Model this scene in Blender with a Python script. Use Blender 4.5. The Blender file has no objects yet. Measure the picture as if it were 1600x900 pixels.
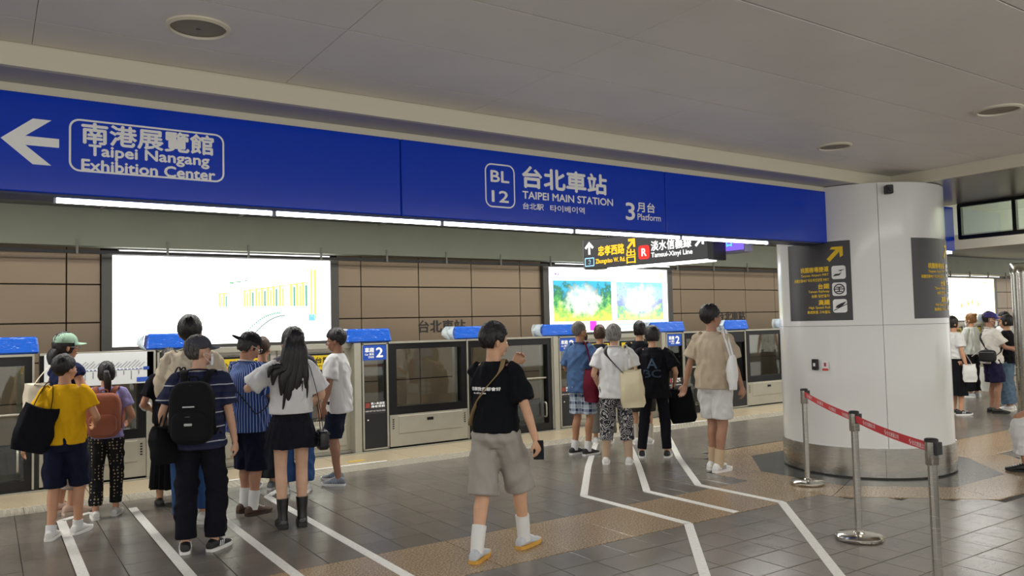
import bpy, bmesh, math, random
import numpy as np
from mathutils import Vector, Matrix, noise
random.seed(7)
sc = bpy.context.scene
COL = sc.collection
PI = math.pi

# ------------------------------------------------------------------ camera, world, lights, exposure
CAM = Vector((0, 0, 1.65)); FPX = 1222.84
RX = Vector((0.8308, -0.0068, -0.5565)).normalized()      # camera axes from the two vanishing points
X_c = Vector((1825, -15, -FPX)).normalized(); Y_c = Vector((-820, -78, -FPX)).normalized()
Z_c = X_c.cross(Y_c).normalized(); Y_c = Z_c.cross(X_c).normalized()
ROT = Matrix((X_c, Y_c, Z_c))                             # camera space -> world
cam = bpy.data.cameras.new('camera'); cam.sensor_width = 36; cam.lens = FPX / 1600 * 36; cam.clip_end = 200
cam_o = bpy.data.objects.new('camera', cam); COL.objects.link(cam_o)
cam_o.matrix_world = Matrix.Translation(CAM) @ ROT.to_4x4()
sc.camera = cam_o
def proj(p):
    c = ROT.transposed() @ (Vector(p) - CAM)
    if c.z > -0.05: return None
    return (800 + FPX * c.x / -c.z, 450 - FPX * c.y / -c.z)

w = bpy.data.worlds.new('world'); sc.world = w; w.use_nodes = True
w.node_tree.nodes['Background'].inputs[0].default_value = (1.0, 0.985, 0.94, 1)
w.node_tree.nodes['Background'].inputs[1].default_value = 1.3
def area(name, loc, sx, sy, power, color=(1, .96, .9), rot=(0, 0, 0)):
    l = bpy.data.lights.new(name, 'AREA'); l.shape = 'RECTANGLE'; l.size = sx; l.size_y = sy; l.energy = power; l.color = color
    o = bpy.data.objects.new(name, l); COL.objects.link(o); o.location = loc; o.rotation_euler = rot; return o
area('platform_edge_light', (6, 8.6, 3.46), 25.8, .22, 760, (1, .98, .94))
area('track_fill', (8, 10.6, 3.5), 30, .2, 110, (1, .99, .92), (.75, 0, 0))  # added fill, tilted to brighten the beam and track wall
area('platform_edge_light_far', (26, 8.6, 3.45), 14, .22, 150, (1, .93, .78))
area('platform_middle_light', (3.5, -1.2, 3.1), 14, .3, 340, (1, .98, .94))
area('ceiling_fill', (3.5, -1.2, 2.5), 16, .3, 370, (1, .99, .96), (PI, 0, 0))  # added upward fill behind the camera to lift the ceiling, no real pendant
area('ceiling_fill_rear', (3.5, -3.6, 2.5), 16, .3, 240, (1, .99, .96), (PI, 0, 0))  # second unseen fill, added to brighten the ceiling from further back
area('far_hall_light', (16, 3.0, 3.5), 9, .4, 260, (1, .93, .8))
area('barrier_light', (11.0, 2.6, 3.5), 1.2, 4.5, 260, (1, .99, .94), (0, -.7, 0))
sc.view_settings.view_transform = 'Standard'; sc.view_settings.look = 'None'
sc.view_settings.exposure = 0.0; sc.view_settings.gamma = 1.0; sc.view_settings.use_curve_mapping = False

# ------------------------------------------------------------------ materials
def lin(c):
    c = c if isinstance(c, tuple) else tuple(int(c[i:i + 2], 16) / 255 for i in (0, 2, 4))
    return tuple(x / 12.92 if x <= .04045 else ((x + .055) / 1.055) ** 2.4 for x in c)
MATS = {}
class NT:
    def __init__(s, m): s.t = m.node_tree; s.b = s.t.nodes['Principled BSDF']; s.out = s.t.nodes['Material Output']
    def n(s, kind, **kw):
        nd = s.t.nodes.new(kind)
        for k, v in kw.items():
            if k.startswith('i_'):
                key = k[2:]; key = int(key) if key.isdigit() else key.replace('_', ' ')
                nd.inputs[key].default_value = v
            else: setattr(nd, k, v)
        return nd
    def l(s, a, b): s.t.links.new(a, b)
    def math(s, op, a, b=None, c=None):
        nd = s.n('ShaderNodeMath', operation=op)
        for i, v in enumerate((a, b, c)):
            if v is None: continue
            if hasattr(v, 'is_linked'): s.l(v, nd.inputs[i])
            else: nd.inputs[i].default_value = v
        return nd.outputs[0]
    def mix(s, f, a, b):
        nd = s.n('ShaderNodeMix', data_type='RGBA')
        for i, v in ((0, f), (6, a), (7, b)):
            if hasattr(v, 'is_linked'): s.l(v, nd.inputs[i])
            elif i == 0: nd.inputs[0].default_value = v
            else: nd.inputs[i].default_value = (*v, 1)
        return nd.outputs[2]
    def obj(s, scale=(1, 1, 1)):
        tc = s.n('ShaderNodeTexCoord'); mp = s.n('ShaderNodeMapping'); mp.inputs['Scale'].default_value = scale
        s.l(tc.outputs['Object'], mp.inputs[0]); return mp.outputs[0]
    def pos(s, scale=(1, 1, 1)):
        g = s.n('ShaderNodeNewGeometry'); mp = s.n('ShaderNodeMapping'); mp.inputs['Scale'].default_value = scale
        s.l(g.outputs['Position'], mp.inputs[0]); return mp.outputs[0]
    def noise(s, vec, scale, detail=3, rough=.5):
        nd = s.n('ShaderNodeTexNoise'); nd.inputs['Scale'].default_value = scale; nd.inputs['Detail'].default_value = detail
        nd.inputs['Roughness'].default_value = rough
        if vec is not None: s.l(vec, nd.inputs['Vector'])
        return nd.outputs['Fac']
    def ramp(s, f, stops):
        nd = s.n('ShaderNodeValToRGB'); e = nd.color_ramp.elements
        while len(e) < len(stops): e.new(.5)
        for el, (p, c) in zip(e, stops): el.position = p; el.color = (*c, 1)
        s.l(f, nd.inputs[0]); return nd.outputs[0]
    def col(s, c): s.l(c, s.b.inputs['Base Color'])
    def bump(s, h, st=.3, dist=.01):
        nd = s.n('ShaderNodeBump'); nd.inputs['Strength'].default_value = st; nd.inputs['Distance'].default_value = dist
        s.l(h, nd.inputs['Height']); s.l(nd.outputs[0], s.b.inputs['Normal'])
    def sep(s, vec):
        nd = s.n('ShaderNodeSeparateXYZ'); s.l(vec, nd.inputs[0]); return nd.outputs
def mat(name, c='808080', rough=.5, metal=0, spec=.5, var=0, vscale=20, bump=0, bscale=60, emit=0, coat=0):
    if name in MATS: return MATS[name]
    m = bpy.data.materials.new(name); m.use_nodes = True; t = NT(m); c = lin(c)
    t.b.inputs['Base Color'].default_value = (*c, 1); t.b.inputs['Roughness'].default_value = rough
    t.b.inputs['Metallic'].default_value = metal; t.b.inputs['Specular IOR Level'].default_value = spec
    t.b.inputs['Coat Weight'].default_value = coat; t.b.inputs['Coat Roughness'].default_value = .08
    if emit: t.b.inputs['Emission Color'].default_value = (*c, 1); t.b.inputs['Emission Strength'].default_value = emit
    if var:
        f = t.noise(t.obj(), vscale); a = tuple(x * (1 - var) for x in c); b = tuple(min(1, x * (1 + var)) for x in c)
        t.col(t.ramp(f, [(.3, a), (.7, b)]))
    if bump: t.bump(t.noise(t.obj(), bscale), bump, .006)
    MATS[name] = m; return m
def custom(name, fn, rough=.8, metal=0, spec=.3):
    if name in MATS: return MATS[name]
    m = bpy.data.materials.new(name); m.use_nodes = True; t = NT(m)
    t.b.inputs['Roughness'].default_value = rough; t.b.inputs['Metallic'].default_value = metal
    t.b.inputs['Specular IOR Level'].default_value = spec
    fn(t); MATS[name] = m; return m
def cloth(c, var=.12): return mat('cloth_' + c, c, rough=.9, spec=.15, var=var, vscale=9, bump=.35, bscale=240)
def skin(c='c08f70'): return mat('skin_' + c, c, rough=.5, spec=.35, var=.06, vscale=14, bump=.08, bscale=300)
def plain(c, rough=.5, **k): return mat('plain_%s_%s_%s' % (c, rough, k.get('metal', 0)), c, rough=rough, **k)

def tile_fn(base, var, gloss, speck=0):
    def f(t):
        p = t.pos()
        sn = t.n('ShaderNodeVectorMath', operation='SNAP'); t.l(p, sn.inputs[0]); sn.inputs[1].default_value = (.3, .3, 10)
        wn = t.n('ShaderNodeTexWhiteNoise'); t.l(sn.outputs[0], wn.inputs['Vector'])
        c1 = lin(base); a = tuple(x * (1 - var) for x in c1); b = tuple(x * (1 + var) for x in c1)
        c = t.mix(wn.outputs[0], a, b)
        n1 = t.noise(p, 3.0, 4); c = t.mix(t.math('MULTIPLY', n1, .22), c, tuple(x * .6 for x in c1))
        t.col(c)
        n2 = t.noise(p, 90, 2); t.bump(n2, .22, .004)
        t.l(t.math('ADD', t.math('MULTIPLY', n1, .16), gloss), t.b.inputs['Roughness'])
    return f
M_TILE = custom('floor_tile', tile_fn('6f6961', .07, .13), spec=.5)
def granite_fn(dark, mid, light, gl=.22):
    def f(t):
        p = t.pos(); n1 = t.noise(p, 75, 2, .6); n2 = t.noise(p, 2.5, 3)
        c = t.ramp(n1, [(.33, lin(dark)), (.5, lin(mid)), (.66, lin(light))])
        t.col(t.mix(t.math('MULTIPLY', n2, .3), c, lin(dark)))
        t.b.inputs['Roughness'].default_value = gl
    return f
M_GRAN = custom('granite_beige', granite_fn('6b5a48', '9a8468', 'c0ab8c'), spec=.5)
M_GRANSTRIP = custom('granite_strip', granite_fn('84775f', 'a4957a', 'bdb096', .3), spec=.5)
M_GRAND = custom('granite_dark', granite_fn('3c3d3d', '505150', '696a68'), spec=.5)
M_GROUT = mat('grout', '3a3734', .8)
M_LINE = mat('floor_line', 'd8d6cf', .45, var=.1, vscale=40)
M_TACT = mat('tactile', '8d8778', .4)
M_STEEL = custom('steel', lambda t: (t.b.inputs['Base Color'].__setattr__('default_value', (.46, .44, .40, 1)),
    t.l(t.math('ADD', t.math('MULTIPLY', t.noise(t.obj((1, 1, 90)), 6, 2), .2), .14), t.b.inputs['Roughness'])), metal=1)
M_STEELP = mat('steel_panel', 'a9a596', .38, metal=.55, var=.06, vscale=4)
M_CHROME = mat('chrome', 'c8c4bb', .16, metal=1)
M_BLACK = mat('black_frame', '0b0b0c', .28, spec=.4)
M_BLACKP = mat('black_plastic', '101012', .4)
M_CEIL = mat('ceiling_panel', 'e0dcd6', .42, spec=.4, var=.03, vscale=2)
M_SOFFIT = mat('soffit_panel', 'aaa7a2', .35, spec=.4)
M_CREAM = mat('cream_trim', 'd8d2bd', .5)
M_BEAM = mat('beam_paint', '9a9d8a', .6, var=.04, vscale=2)
M_BLUE = mat('sign_blue', '0a3cc4', .16, spec=.28)
M_WHITEP = mat('sign_white', 'f4f4f2', .5)
M_COLW = mat('column_enamel', 'e2e2df', .2, spec=.5, coat=.3)
M_DARKSIGN = mat('dark_sign', '333335', .4)
M_YEL = mat('sign_yellow', 'f2c81e', .5)
def panel_fn(t):
    p = t.pos(); t.b.inputs['Base Color'].default_value = (*lin('96846f'), 1)
    t.l(t.math('ADD', t.math('MULTIPLY', t.noise(t.pos((1, 1, 30)), 3, 2), .12), .3), t.b.inputs['Roughness'])
    t.bump(t.noise(p, 1.3, 2), .25, .03)
M_PANEL = custom('bronze_panel', panel_fn, metal=.55)
def glass_mat(name, tint, gl=.12):
    m = bpy.data.materials.new(name); m.use_nodes = True; t = m.node_tree
    for n in list(t.nodes):
        if n.type == 'BSDF_PRINCIPLED': t.nodes.remove(n)
    tr = t.nodes.new('ShaderNodeBsdfTransparent'); tr.inputs[0].default_value = (*tint, 1)
    g = t.nodes.new('ShaderNodeBsdfGlossy'); g.inputs['Roughness'].default_value = .03
    lw = t.nodes.new('ShaderNodeLayerWeight'); lw.inputs[0].default_value = .35
    mx = t.nodes.new('ShaderNodeMixShader'); mp = t.nodes.new('ShaderNodeMath'); mp.operation = 'MULTIPLY_ADD'
    mp.inputs[1].default_value = .6; mp.inputs[2].default_value = gl * .3
    t.links.new(lw.outputs['Fresnel'], mp.inputs[0]); t.links.new(mp.outputs[0], mx.inputs[0])
    t.links.new(tr.outputs[0], mx.inputs[1]); t.links.new(g.outputs[0], mx.inputs[2])
    t.links.new(mx.outputs[0], t.nodes['Material Output'].inputs[0]); return m
M_GLASS = glass_mat('screen_glass', (.74, .76, .72))
M_GLASS2 = glass_mat('barrier_glass', (.85, .9, .86), .5)
M_LAMP = mat('lamp_tube', 'f4f6ff', .5, emit=9)

# ------------------------------------------------------------------ mesh helpers
class MB:
    def __init__(s): s.v = []; s.f = []
    def add(s, v, f):
        o = len(s.v); s.v += [tuple(p) for p in v]; s.f += [tuple(i + o for i in q) for q in f]; return s
    def box(s, x0, x1, y0, y1, z0, z1):
        return s.add([(x0, y0, z0), (x1, y0, z0), (x1, y1, z0), (x0, y1, z0), (x0, y0, z1), (x1, y0, z1), (x1, y1, z1), (x0, y1, z1)],
                     [(3, 2, 1, 0), (4, 5, 6, 7), (0, 1, 5, 4), (1, 2, 6, 5), (2, 3, 7, 6), (3, 0, 4, 7)])
    def bbox(s, x0, x1, y0, y1, z0, z1, b):                # box with chamfered top-front edges (all edges, cheap)
        bm = bmesh.new(); bmesh.ops.create_cube(bm, size=1)
        for v in bm.verts: v.co = Vector(((x0 + x1) / 2 + v.co.x * (x1 - x0), (y0 + y1) / 2 + v.co.y * (y1 - y0), (z0 + z1) / 2 + v.co.z * (z1 - z0)))
        bmesh.ops.bevel(bm, geom=bm.edges[:], offset=b, segments=1, affect='EDGES')
        bm.verts.index_update(); s.add([v.co for v in bm.verts], [[v.index for v in f.verts] for f in bm.faces]); bm.free(); return s
    def prism(s, pts, z0, z1):
        n = len(pts); return s.add([(x, y, z0) for x, y in pts] + [(x, y, z1) for x, y in pts],
            [tuple(range(n))[::-1], tuple(range(n, 2 * n))] + [(i, (i + 1) % n, n + (i + 1) % n, n + i) for i in range(n)])
    def lathe(s, prof, n=32, c=(0, 0, 0), cap=True):
        v = []; f = []; k = len(prof)
        for i in range(n):
            a = 2 * PI * i / n
            for r, z in prof: v.append((c[0] + r * math.cos(a), c[1] + r * math.sin(a), c[2] + z))
        for i in range(n):
            j = (i + 1) % n
            for q in range(k - 1): f.append((i * k + q, j * k + q, j * k + q + 1, i * k + q + 1))
        if cap:
            f.append(tuple(i * k for i in range(n))[::-1]); f.append(tuple(i * k + k - 1 for i in range(n)))
        return s.add(v, f)
    def tube(s, path, rad, n=14, ref=(1, 0, 0), sub=4, closed=False):
        P = [Vector(p) for p in path]; Rr = [(r, r) if not isinstance(r, tuple) else r for r in rad]
        if len(Rr) == 1: Rr = Rr * len(P)
        if sub > 1 and len(P) > 2:
            Q = []; S = []; m = len(P)
            g = (lambda i: i % m) if closed else (lambda i: min(max(i, 0), m - 1))
            for i in range(m if closed else m - 1):
                for k in range(sub):
                    t = k / sub; p0, p1, p2, p3 = P[g(i - 1)], P[g(i)], P[g(i + 1)], P[g(i + 2)]
                    Q.append(.5 * ((2 * p1) + (p2 - p0) * t + (2 * p0 - 5 * p1 + 4 * p2 - p3) * t * t + (3 * p1 - p0 - 3 * p2 + p3) * t ** 3))
                    ra, rb = Rr[g(i)], Rr[g(i + 1)]; tt = t * t * (3 - 2 * t) * .5 + t * .5; S.append((ra[0] + (rb[0] - ra[0]) * tt, ra[1] + (rb[1] - ra[1]) * tt))
            if not closed: Q.append(P[-1]); S.append(Rr[-1])
            P, Rr = Q, S
        m = len(P); v = []; f = []; rf = Vector(ref)
        for i in range(m):
            t = (P[(i + 1) % m] - P[i - 1]) if closed else (P[min(i + 1, m - 1)] - P[max(i - 1, 0)])
            t = t.normalized() if t.length > 1e-9 else Vector((0, 0, 1))
            a = rf - t * rf.dot(t)
            if a.length < .05: a = Vector((0, 1, 0.3)) - t * Vector((0, 1, .3)).dot(t)
            a.normalize(); b = t.cross(a)
            for k in range(n):
                th = 2 * PI * k / n; v.append(P[i] + a * (Rr[i][0] * math.cos(th)) + b * (Rr[i][1] * math.sin(th)))
        for i in range(m if closed else m - 1):
            j = (i + 1) % m
            for k in range(n): f.append((i * n + k, i * n + (k + 1) % n, j * n + (k + 1) % n, j * n + k))
        if not closed: f.append(tuple(range(n))[::-1]); f.append(tuple((m - 1) * n + k for k in range(n)))
        return s.add(v, f)
    def ell(s, c, r, n=16, k=10, M=None, e=1.0, e2=1.0):
        v = [(0, 0, -1)]; f = []; sg = lambda x, p: math.copysign(abs(x) ** p, x)
        for i in range(1, k):
            ph = -PI / 2 + PI * i / k
            for j in range(n):
                th = 2 * PI * j / n
                v.append((sg(math.cos(ph), e) * sg(math.cos(th), e2), sg(math.cos(ph), e) * sg(math.sin(th), e2), sg(math.sin(ph), e)))
        v.append((0, 0, 1)); L = len(v) - 1
        for j in range(n): f.append((0, 1 + (j + 1) % n, 1 + j)); f.append((L, L - n + j, L - n + (j + 1) % n))
        for i in range(k - 2):
            for j in range(n):
                a = 1 + i * n; f.append((a + j, a + (j + 1) % n, a + n + (j + 1) % n, a + n + j))
        V = [Vector((p[0] * r[0], p[1] * r[1], p[2] * r[2])) for p in v]
        if M is not None: V = [M @ p for p in V]
        return s.add([p + Vector(c) for p in V], f)
    def xf(s, fn): s.v = [tuple(fn(Vector(p))) for p in s.v]; return s
    def mesh(s, name, m, smooth=False):
        me = bpy.data.meshes.new(name); me.from_pydata(s.v, [], s.f); me.update()
        if m: me.materials.append(m)
        if smooth: me.polygons.foreach_set('use_smooth', [True] * len(me.polygons)); me.set_sharp_from_angle(angle=math.radians(40))
        return me
    def build(s, name, m, parent=None, smooth=False, loc=None):
        o = bpy.data.objects.new(name, s.mesh(name, m, smooth)); COL.objects.link(o)
        if parent: o.parent = parent
        if loc: o.location = loc
        return o
def share(name, me, parent=None, loc=(0, 0, 0), rz=0):
    o = bpy.data.objects.new(name, me); COL.objects.link(o); o.location = loc; o.rotation_euler.z = rz
    if parent: o.parent = parent
    return o
def tag(o, label=None, cat=None, group=None, kind=None):
    for k, v in (('label', label), ('category', cat), ('group', group), ('kind', kind)):
        if v: o[k] = v
    return o
def empty(name, loc=(0, 0, 0), rz=0):
    o = bpy.data.objects.new(name, None); o.empty_display_size = .1; COL.objects.link(o); o.location = loc; o.rotation_euler.z = rz; return o
def thing(name, label, cat, loc=(0, 0, 0), rz=0, group=None): return tag(empty(name, loc, rz), label, cat, group)
def struct(o): o['kind'] = 'structure'; return o
PEND = []                                                 # objects whose mesh is finished in one evaluation at the end
def remesh(o, vox, it=4, fold=None, seed=0):
    m = o.modifiers.new('r', 'REMESH'); m.mode = 'VOXEL'; m.voxel_size = vox; m.use_smooth_shade = True
    if it: q = o.modifiers.new('s', 'SMOOTH'); q.factor = .5; q.iterations = it
    PEND.append((o, fold, seed)); return o
TEXTS = []
def text(s, mapf, wdt, hgt, m, parent, bold=0, name='lettering', anchor=(0, 0)):
    """flat lettering: (u, v) inside a wdt x hgt box go through mapf(u, v, w) to a point"""
    c = bpy.data.curves.new(name, 'FONT'); c.body = s; c.size = 1; c.fill_mode = 'FRONT'; c.resolution_u = 3; c.materials.append(m)
    o = bpy.data.objects.new('t', c); COL.objects.link(o)
    TEXTS.append((o, mapf, wdt, hgt, m, parent, bold, name))
def finish():
    dg = bpy.context.evaluated_depsgraph_get()
    for o, fold, seed in PEND:
        me = bpy.data.meshes.new_from_object(o.evaluated_get(dg)); old = o.data; o.modifiers.clear(); o.data = me; me.name = o.name
        me.polygons.foreach_set('use_smooth', [True] * len(me.polygons))
        if fold:
            n = len(me.vertices); co = np.empty(n * 3, np.float32); no = np.empty(n * 3, np.float32)
            me.vertices.foreach_get('co', co); me.vertices.foreach_get('normal', no); co = co.reshape(-1, 3); no = no.reshape(-1, 3)
            amp, freq, az = fold; rs = np.random.RandomState(seed); d = np.zeros(n)
            for k in range(7):
                fr = freq * (0.6 + rs.rand() * 1.3); v = rs.randn(3); v[2] *= az; v /= np.linalg.norm(v) + 1e-6
                wv = rs.randn(3) * freq * .35; ph = rs.rand() * 6.28
                d += np.sin(co @ v * fr + 1.4 * np.sin(co @ wv + ph) + ph) * (.5 + .5 * np.sin(co @ (rs.randn(3) * 7) + ph))
            no[:, 2] *= .15; co += no * (np.maximum(d, -.35) * amp / 3)[:, None]; me.vertices.foreach_set('co', co.ravel()); me.update()
    for o, mapf, wd, hg, m, par, bold, name in TEXTS:
        me = bpy.data.meshes.new_from_object(o.evaluated_get(dg)); n = len(me.vertices)
        if n:
            V = [v.co.copy() for v in me.vertices]; F = [tuple(p.vertices) for p in me.polygons]
            x0 = min(p.x for p in V); x1 = max(p.x for p in V); y0 = min(p.y for p in V); y1 = max(p.y for p in V)
            mb = MB(); sh = [(0, 0)] if not bold else [(-bold, 0), (bold, 0), (0, bold), (0, -bold)]
            for i, (du, dv) in enumerate(sh):
                mb.add([mapf((p.x - x0) / (x1 - x0) * wd + du, (p.y - y0) / (y1 - y0) * hg + dv, .0002 * i) for p in V], F)
            mb.build(name, m, par)
        bpy.data.objects.remove(o)

# ================================================================== FLOOR
floor = struct(MB().box(-8, 34, -6, 9.86, -.3, -.008).build('floor', M_GROUT))
OCX, OCY = 8.2, 5.16
def inoct(x, y, ap):
    dx, dy = abs(x - OCX), abs(y - OCY); return max(dx, dy, (dx + dy) / math.sqrt(2)) < ap
tile_me = MB().bbox(-.1475, .1475, -.1465, .1465, -.02, 0, .002).mesh('floor_tile', M_TILE)
cells = []
rows = [4.434 - .3 * k for k in range(0, 12)] + [5.56 + .2973 * k for k in range(11)]
for cy in rows:
    for i in range(-22, 48):
        cx = 5.17 + .3 * i
        if inoct(cx, cy, 1.66): continue
        p = proj((cx, cy, 0)); vis = p and -30 < p[0] < 1630 and p[1] < 930
        cells.append((0 if vis else 1, math.hypot(cx, cy), cx, cy))
cells.sort(); rest = MB()
for i, (nv, d, cx, cy) in enumerate(cells):
    if i < 300 and not nv: share('floor_tile', tile_me, floor, (cx, cy, random.uniform(-.0008, .0008)))
    else: rest.box(cx - .148, cx + .148, cy - .147, cy + .147, -.02, 0)
far = rest
for i in range(14, 96):
    for cy in [4.434 - .3 * k for k in range(16)] + [5.56 + .2973 * k for k in range(11)]:
        cx = 5.17 + .3 * (i + 34)
        if cx < 33: far.box(cx - .148, cx + .148, cy - .147, cy + .147, -.02, 0)
o = rest.build('floor_tile', M_TILE, floor); o['kind'] = 'stuff'
slab_me = MB().bbox(-.297, .297, -.408, .408, -.02, 0, .002).mesh('granite_slab', M_GRAN)
for i in range(-14, 46):
    cx = 3.85 + .6 * i
    if not inoct(cx, 5.0, 1.55): share('granite_slab', slab_me, floor, (cx, 5.0, 0))
def octpts(ap): return [(OCX + ap / math.cos(PI / 8) * math.cos(PI / 8 + k * PI / 4), OCY + ap / math.cos(PI / 8) * math.sin(PI / 8 + k * PI / 4)) for k in range(8)]
A, B, Cc = octpts(1.7), octpts(1.2), octpts(.8)
for k in range(8):
    j = (k + 1) % 8; sh = lambda p, q, f: (p[0] + (q[0] - p[0]) * f, p[1] + (q[1] - p[1]) * f)
    MB().prism([sh(B[k], B[j], .004), sh(A[k], A[j], .003), sh(A[j], A[k], .003), sh(B[j], B[k], .004)], -.02, .002).build('granite_slab', M_GRAN, floor)
    MB().prism([sh(Cc[k], Cc[j], .004), sh(B[k], B[j], .004), sh(B[j], B[k], .004), sh(Cc[j], Cc[k], .004)], -.02, .003).build('column_kerb_slab', M_GRAND, floor)
# tactile plates
tm = MB().bbox(-.148, .148, -.178, .178, -.02, 0, .002)
for a in range(5):
    for b in range(6): tm.lathe([(.019, 0), (.015, .005), (.009, .0065)], 8, (-.12 + .06 * a, -.15 + .06 * b, 0))
tact_me = tm.mesh('tactile_plate', M_TACT)
for i in range(-6, 86): share('tactile_plate', tact_me, floor, (.3 * i + .15, 8.87, 0))
strip_me = MB().bbox(-.447, .447, -.38, .38, -.02, 0, .002).mesh('edge_slab', M_GRANSTRIP)
for i in range(-2, 36): share('edge_slab', strip_me, floor, (.45 + .9 * i, 9.44, 0))
MB().box(-8, 34, 9.825, 9.87, -.02, .012).build('threshold_strip', M_STEELP, floor)
# queue lines, each a tape of its own
def tape(pts, wd=.072):
    mb = MB()
    for (a, b) in zip(pts[:-1], pts[1:]):
        a, b = Vector((*a, 0)), Vector((*b, 0)); t = (b - a).normalized(); n = Vector((-t.y, t.x, 0)) * wd / 2
        q = [a - n, b - n, b + n, a + n]; mb.prism([(p.x, p.y) for p in q], -.004, .0035)
    return mb.build('queue_line', M_LINE, floor)
tape([(.82, 8.36), (.56, 8.16), (.56, 4.0)]); tape([(1.16, 8.3), (1.16, 4.0)])
tape([(1.745, 8.3), (1.745, 4.0)]); tape([(2.6, 8.3), (2.335, 7.95), (2.335, 3.6)])
tape([(7.2, 8.66), (5.78, 7.12), (4.765, 5.95), (4.765, 4.6), (3.3, 2.97)])
tape([(7.75, 8.66), (6.2, 6.72), (5.36, 5.71), (5.36, 4.61)])
tape([(8.55, 8.66), (6.98, 6.86), (5.96, 5.6), (5.96, 4.6), (4.3, 2.83)])
for xa, xb in ((2.1, 4.15), (8.0, 9.9), (13.7, 15.7)): MB().box(xa, xb, 9.06, 9.11, -.004, .004).build('door_line', M_LINE, floor)
for xa in (3.75, 9.6): MB().box(xa, xa + .2, 9.3, 9.36, -.004, .004).build('door_mark', plain('c9a62a'), floor)

# ================================================================== TRACK, BACK WALL, CEILING
struct(MB().box(-8, 34, 9.87, 13.9, -1.5, -1.2).build('floor_track', plain('1c1b1a', .8)))
struct(MB().box(-8, 34, 9.86, 9.9, -1.4, -.02).build('trim_1', plain('2a2927', .8)))
wall = struct(MB().box(-8, 34, 13.74, 14.0, -1.4, 3.6).build('wall_back', plain('15110e', .9)))
BOXES = [(1.47, 5.33), (9.96, 13.84), (18.4, 22.3), (26.45, 30.1)]
pan_me = MB().bbox(-.593, .593, -.02, .02, -.289, .289, .006).mesh('bronze_panel', M_PANEL)
cut = {}
for i in range(-7, 22):
    x0 = 7.0 + 1.2 * i
    for r in range(5):
        zc = 2.735 - .592 * r
        spans = [(x0 + .007, x0 + 1.193)]
        if zc > 1.3:
            for a, b in BOXES:
                nx = []
                for s0, s1 in spans:
                    if s1 <= a or s0 >= b: nx.append((s0, s1))
                    else:
                        if s0 < a - .03: nx.append((s0, a - .01))
                        if s1 > b + .03: nx.append((b + .01, s1))
                spans = nx
        for s0, s1 in spans:
            if s1 - s0 > 1.17: share('bronze_panel', pan_me, wall, ((s0 + s1) / 2, 13.72, zc))
            else: MB().bbox(s0, s1, 13.70, 13.74, zc - .289, zc + .289, .006).build('bronze_panel', M_PANEL, wall)
MB().box(-8, 34, 13.35, 13.74, -1.2, .05).build('cable_ledge', plain('26241f', .7), wall)
def walltext(s, x, z, wd, hg, m, par, y=13.69, bold=0): text(s, lambda u, v, q: (x + u, y - q, z + v), wd, hg, m, par, bold)
walltext('台北車站', 6.98, 1.55, 1.05, .24, mat('wall_letter', '3a3430', .5), wall, bold=.006)
walltext('台北車站', 15.5, 1.63, 1.05, .24, MATS['wall_letter'], wall, bold=.006)
# beam over the track with rail and hangers
beam = struct(MB().box(-8, 34, 13.2, 13.5, 2.99, 3.6).build('trim_2', M_BEAM))
rail = thing('conduit_rail', 'long dark conduit rail hung along the track wall above the lightboxes', 'rail', (10, 13.25, 2.9))
MB().box(-18, 24, -.03, .03, -.02, .03).build('rail_bar', plain('2c2a28', .5), rail)
hg_me = MB().box(-.015, .015, -.04, .0, -.03, .19).mesh('hanger', plain('8b8a80', .5))
for i in range(-14, 19): share('hanger', hg_me, rail, (1.25 * i - .15, -.03, 0))
for a, b in BOXES:
    t = thing('lightbox_lamp', 'thin white strip lamp above the %s' % {1.47: 'colonnade poster', 9.96: 'poster with two pictures', 18.4: 'poster hidden by the column', 26.45: 'yellow far poster'}[a], 'lamp', ((a + b) / 2, 13.5, 2.955))
    MB().box(-1.7, 1.7, -.04, .0, -.02, .015).build('tube', mat('strip_glow', 'ffffff', .5, emit=3), t); MB().box(-1.72, 1.72, -.05, .02, .015, .03).build('housing', plain('77756c'), t)
# lightboxes
M_LIT = mat('lit_white', 'ffffff', .4, emit=2.6)
def lit(c, e=1.6): return mat('lit_%s_%s' % (c, e), c, .5, emit=e)
def lightbox(a, b, label, white=None):
    t = thing('lightbox_poster', label, 'lightbox', ((a + b) / 2, 13.7, 1.4)); hw = (b - a) / 2
    fr = plain('5c5a54', .4, metal=.3)
    MB().box(-hw, -hw + .15, -.08, .02, 0, 1.53).build('frame', fr, t); MB().box(hw - .15, hw, -.08, .02, 0, 1.53).build('frame', fr, t)
    MB().box(-hw + .15, hw - .15, -.08, .02, 1.5, 1.53).build('frame', fr, t); MB().box(-hw + .15, hw - .15, -.08, .02, 0, .06).build('frame', fr, t)
    MB().box(-hw + .15, hw - .15, -.05, .01, .06, 1.5).build('poster', white or M_LIT, t)
    return t, hw
def lb_px(t, hw, W):                                       # poster coordinates 0..1 across, 0..1 up
    def q(mb, u0, v0, u1, v1, u2=None, v2=None, u3=None, v3=None, d=.056):
        pts = [(u0, v0), (u1, v0), (u1, v1), (u0, v1)] if u2 is None else [(u0, v0), (u1, v1), (u2, v2), (u3, v3)]
        P = [(-hw + .15 + (2 * hw - .3) * u, .06 + 1.44 * v) for u, v in pts]
        return mb.add([(x, -d, z) for x, z in P], [(0, 1, 2, 3)])
    return q
t, hw = lightbox(*BOXES[0], 'wide white lightbox poster of a pale colonnade and curved path')
q = lb_px(t, hw, 1)
c1, c2, c3 = MB(), MB(), MB()
def vis(u, v): return u, v
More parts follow.
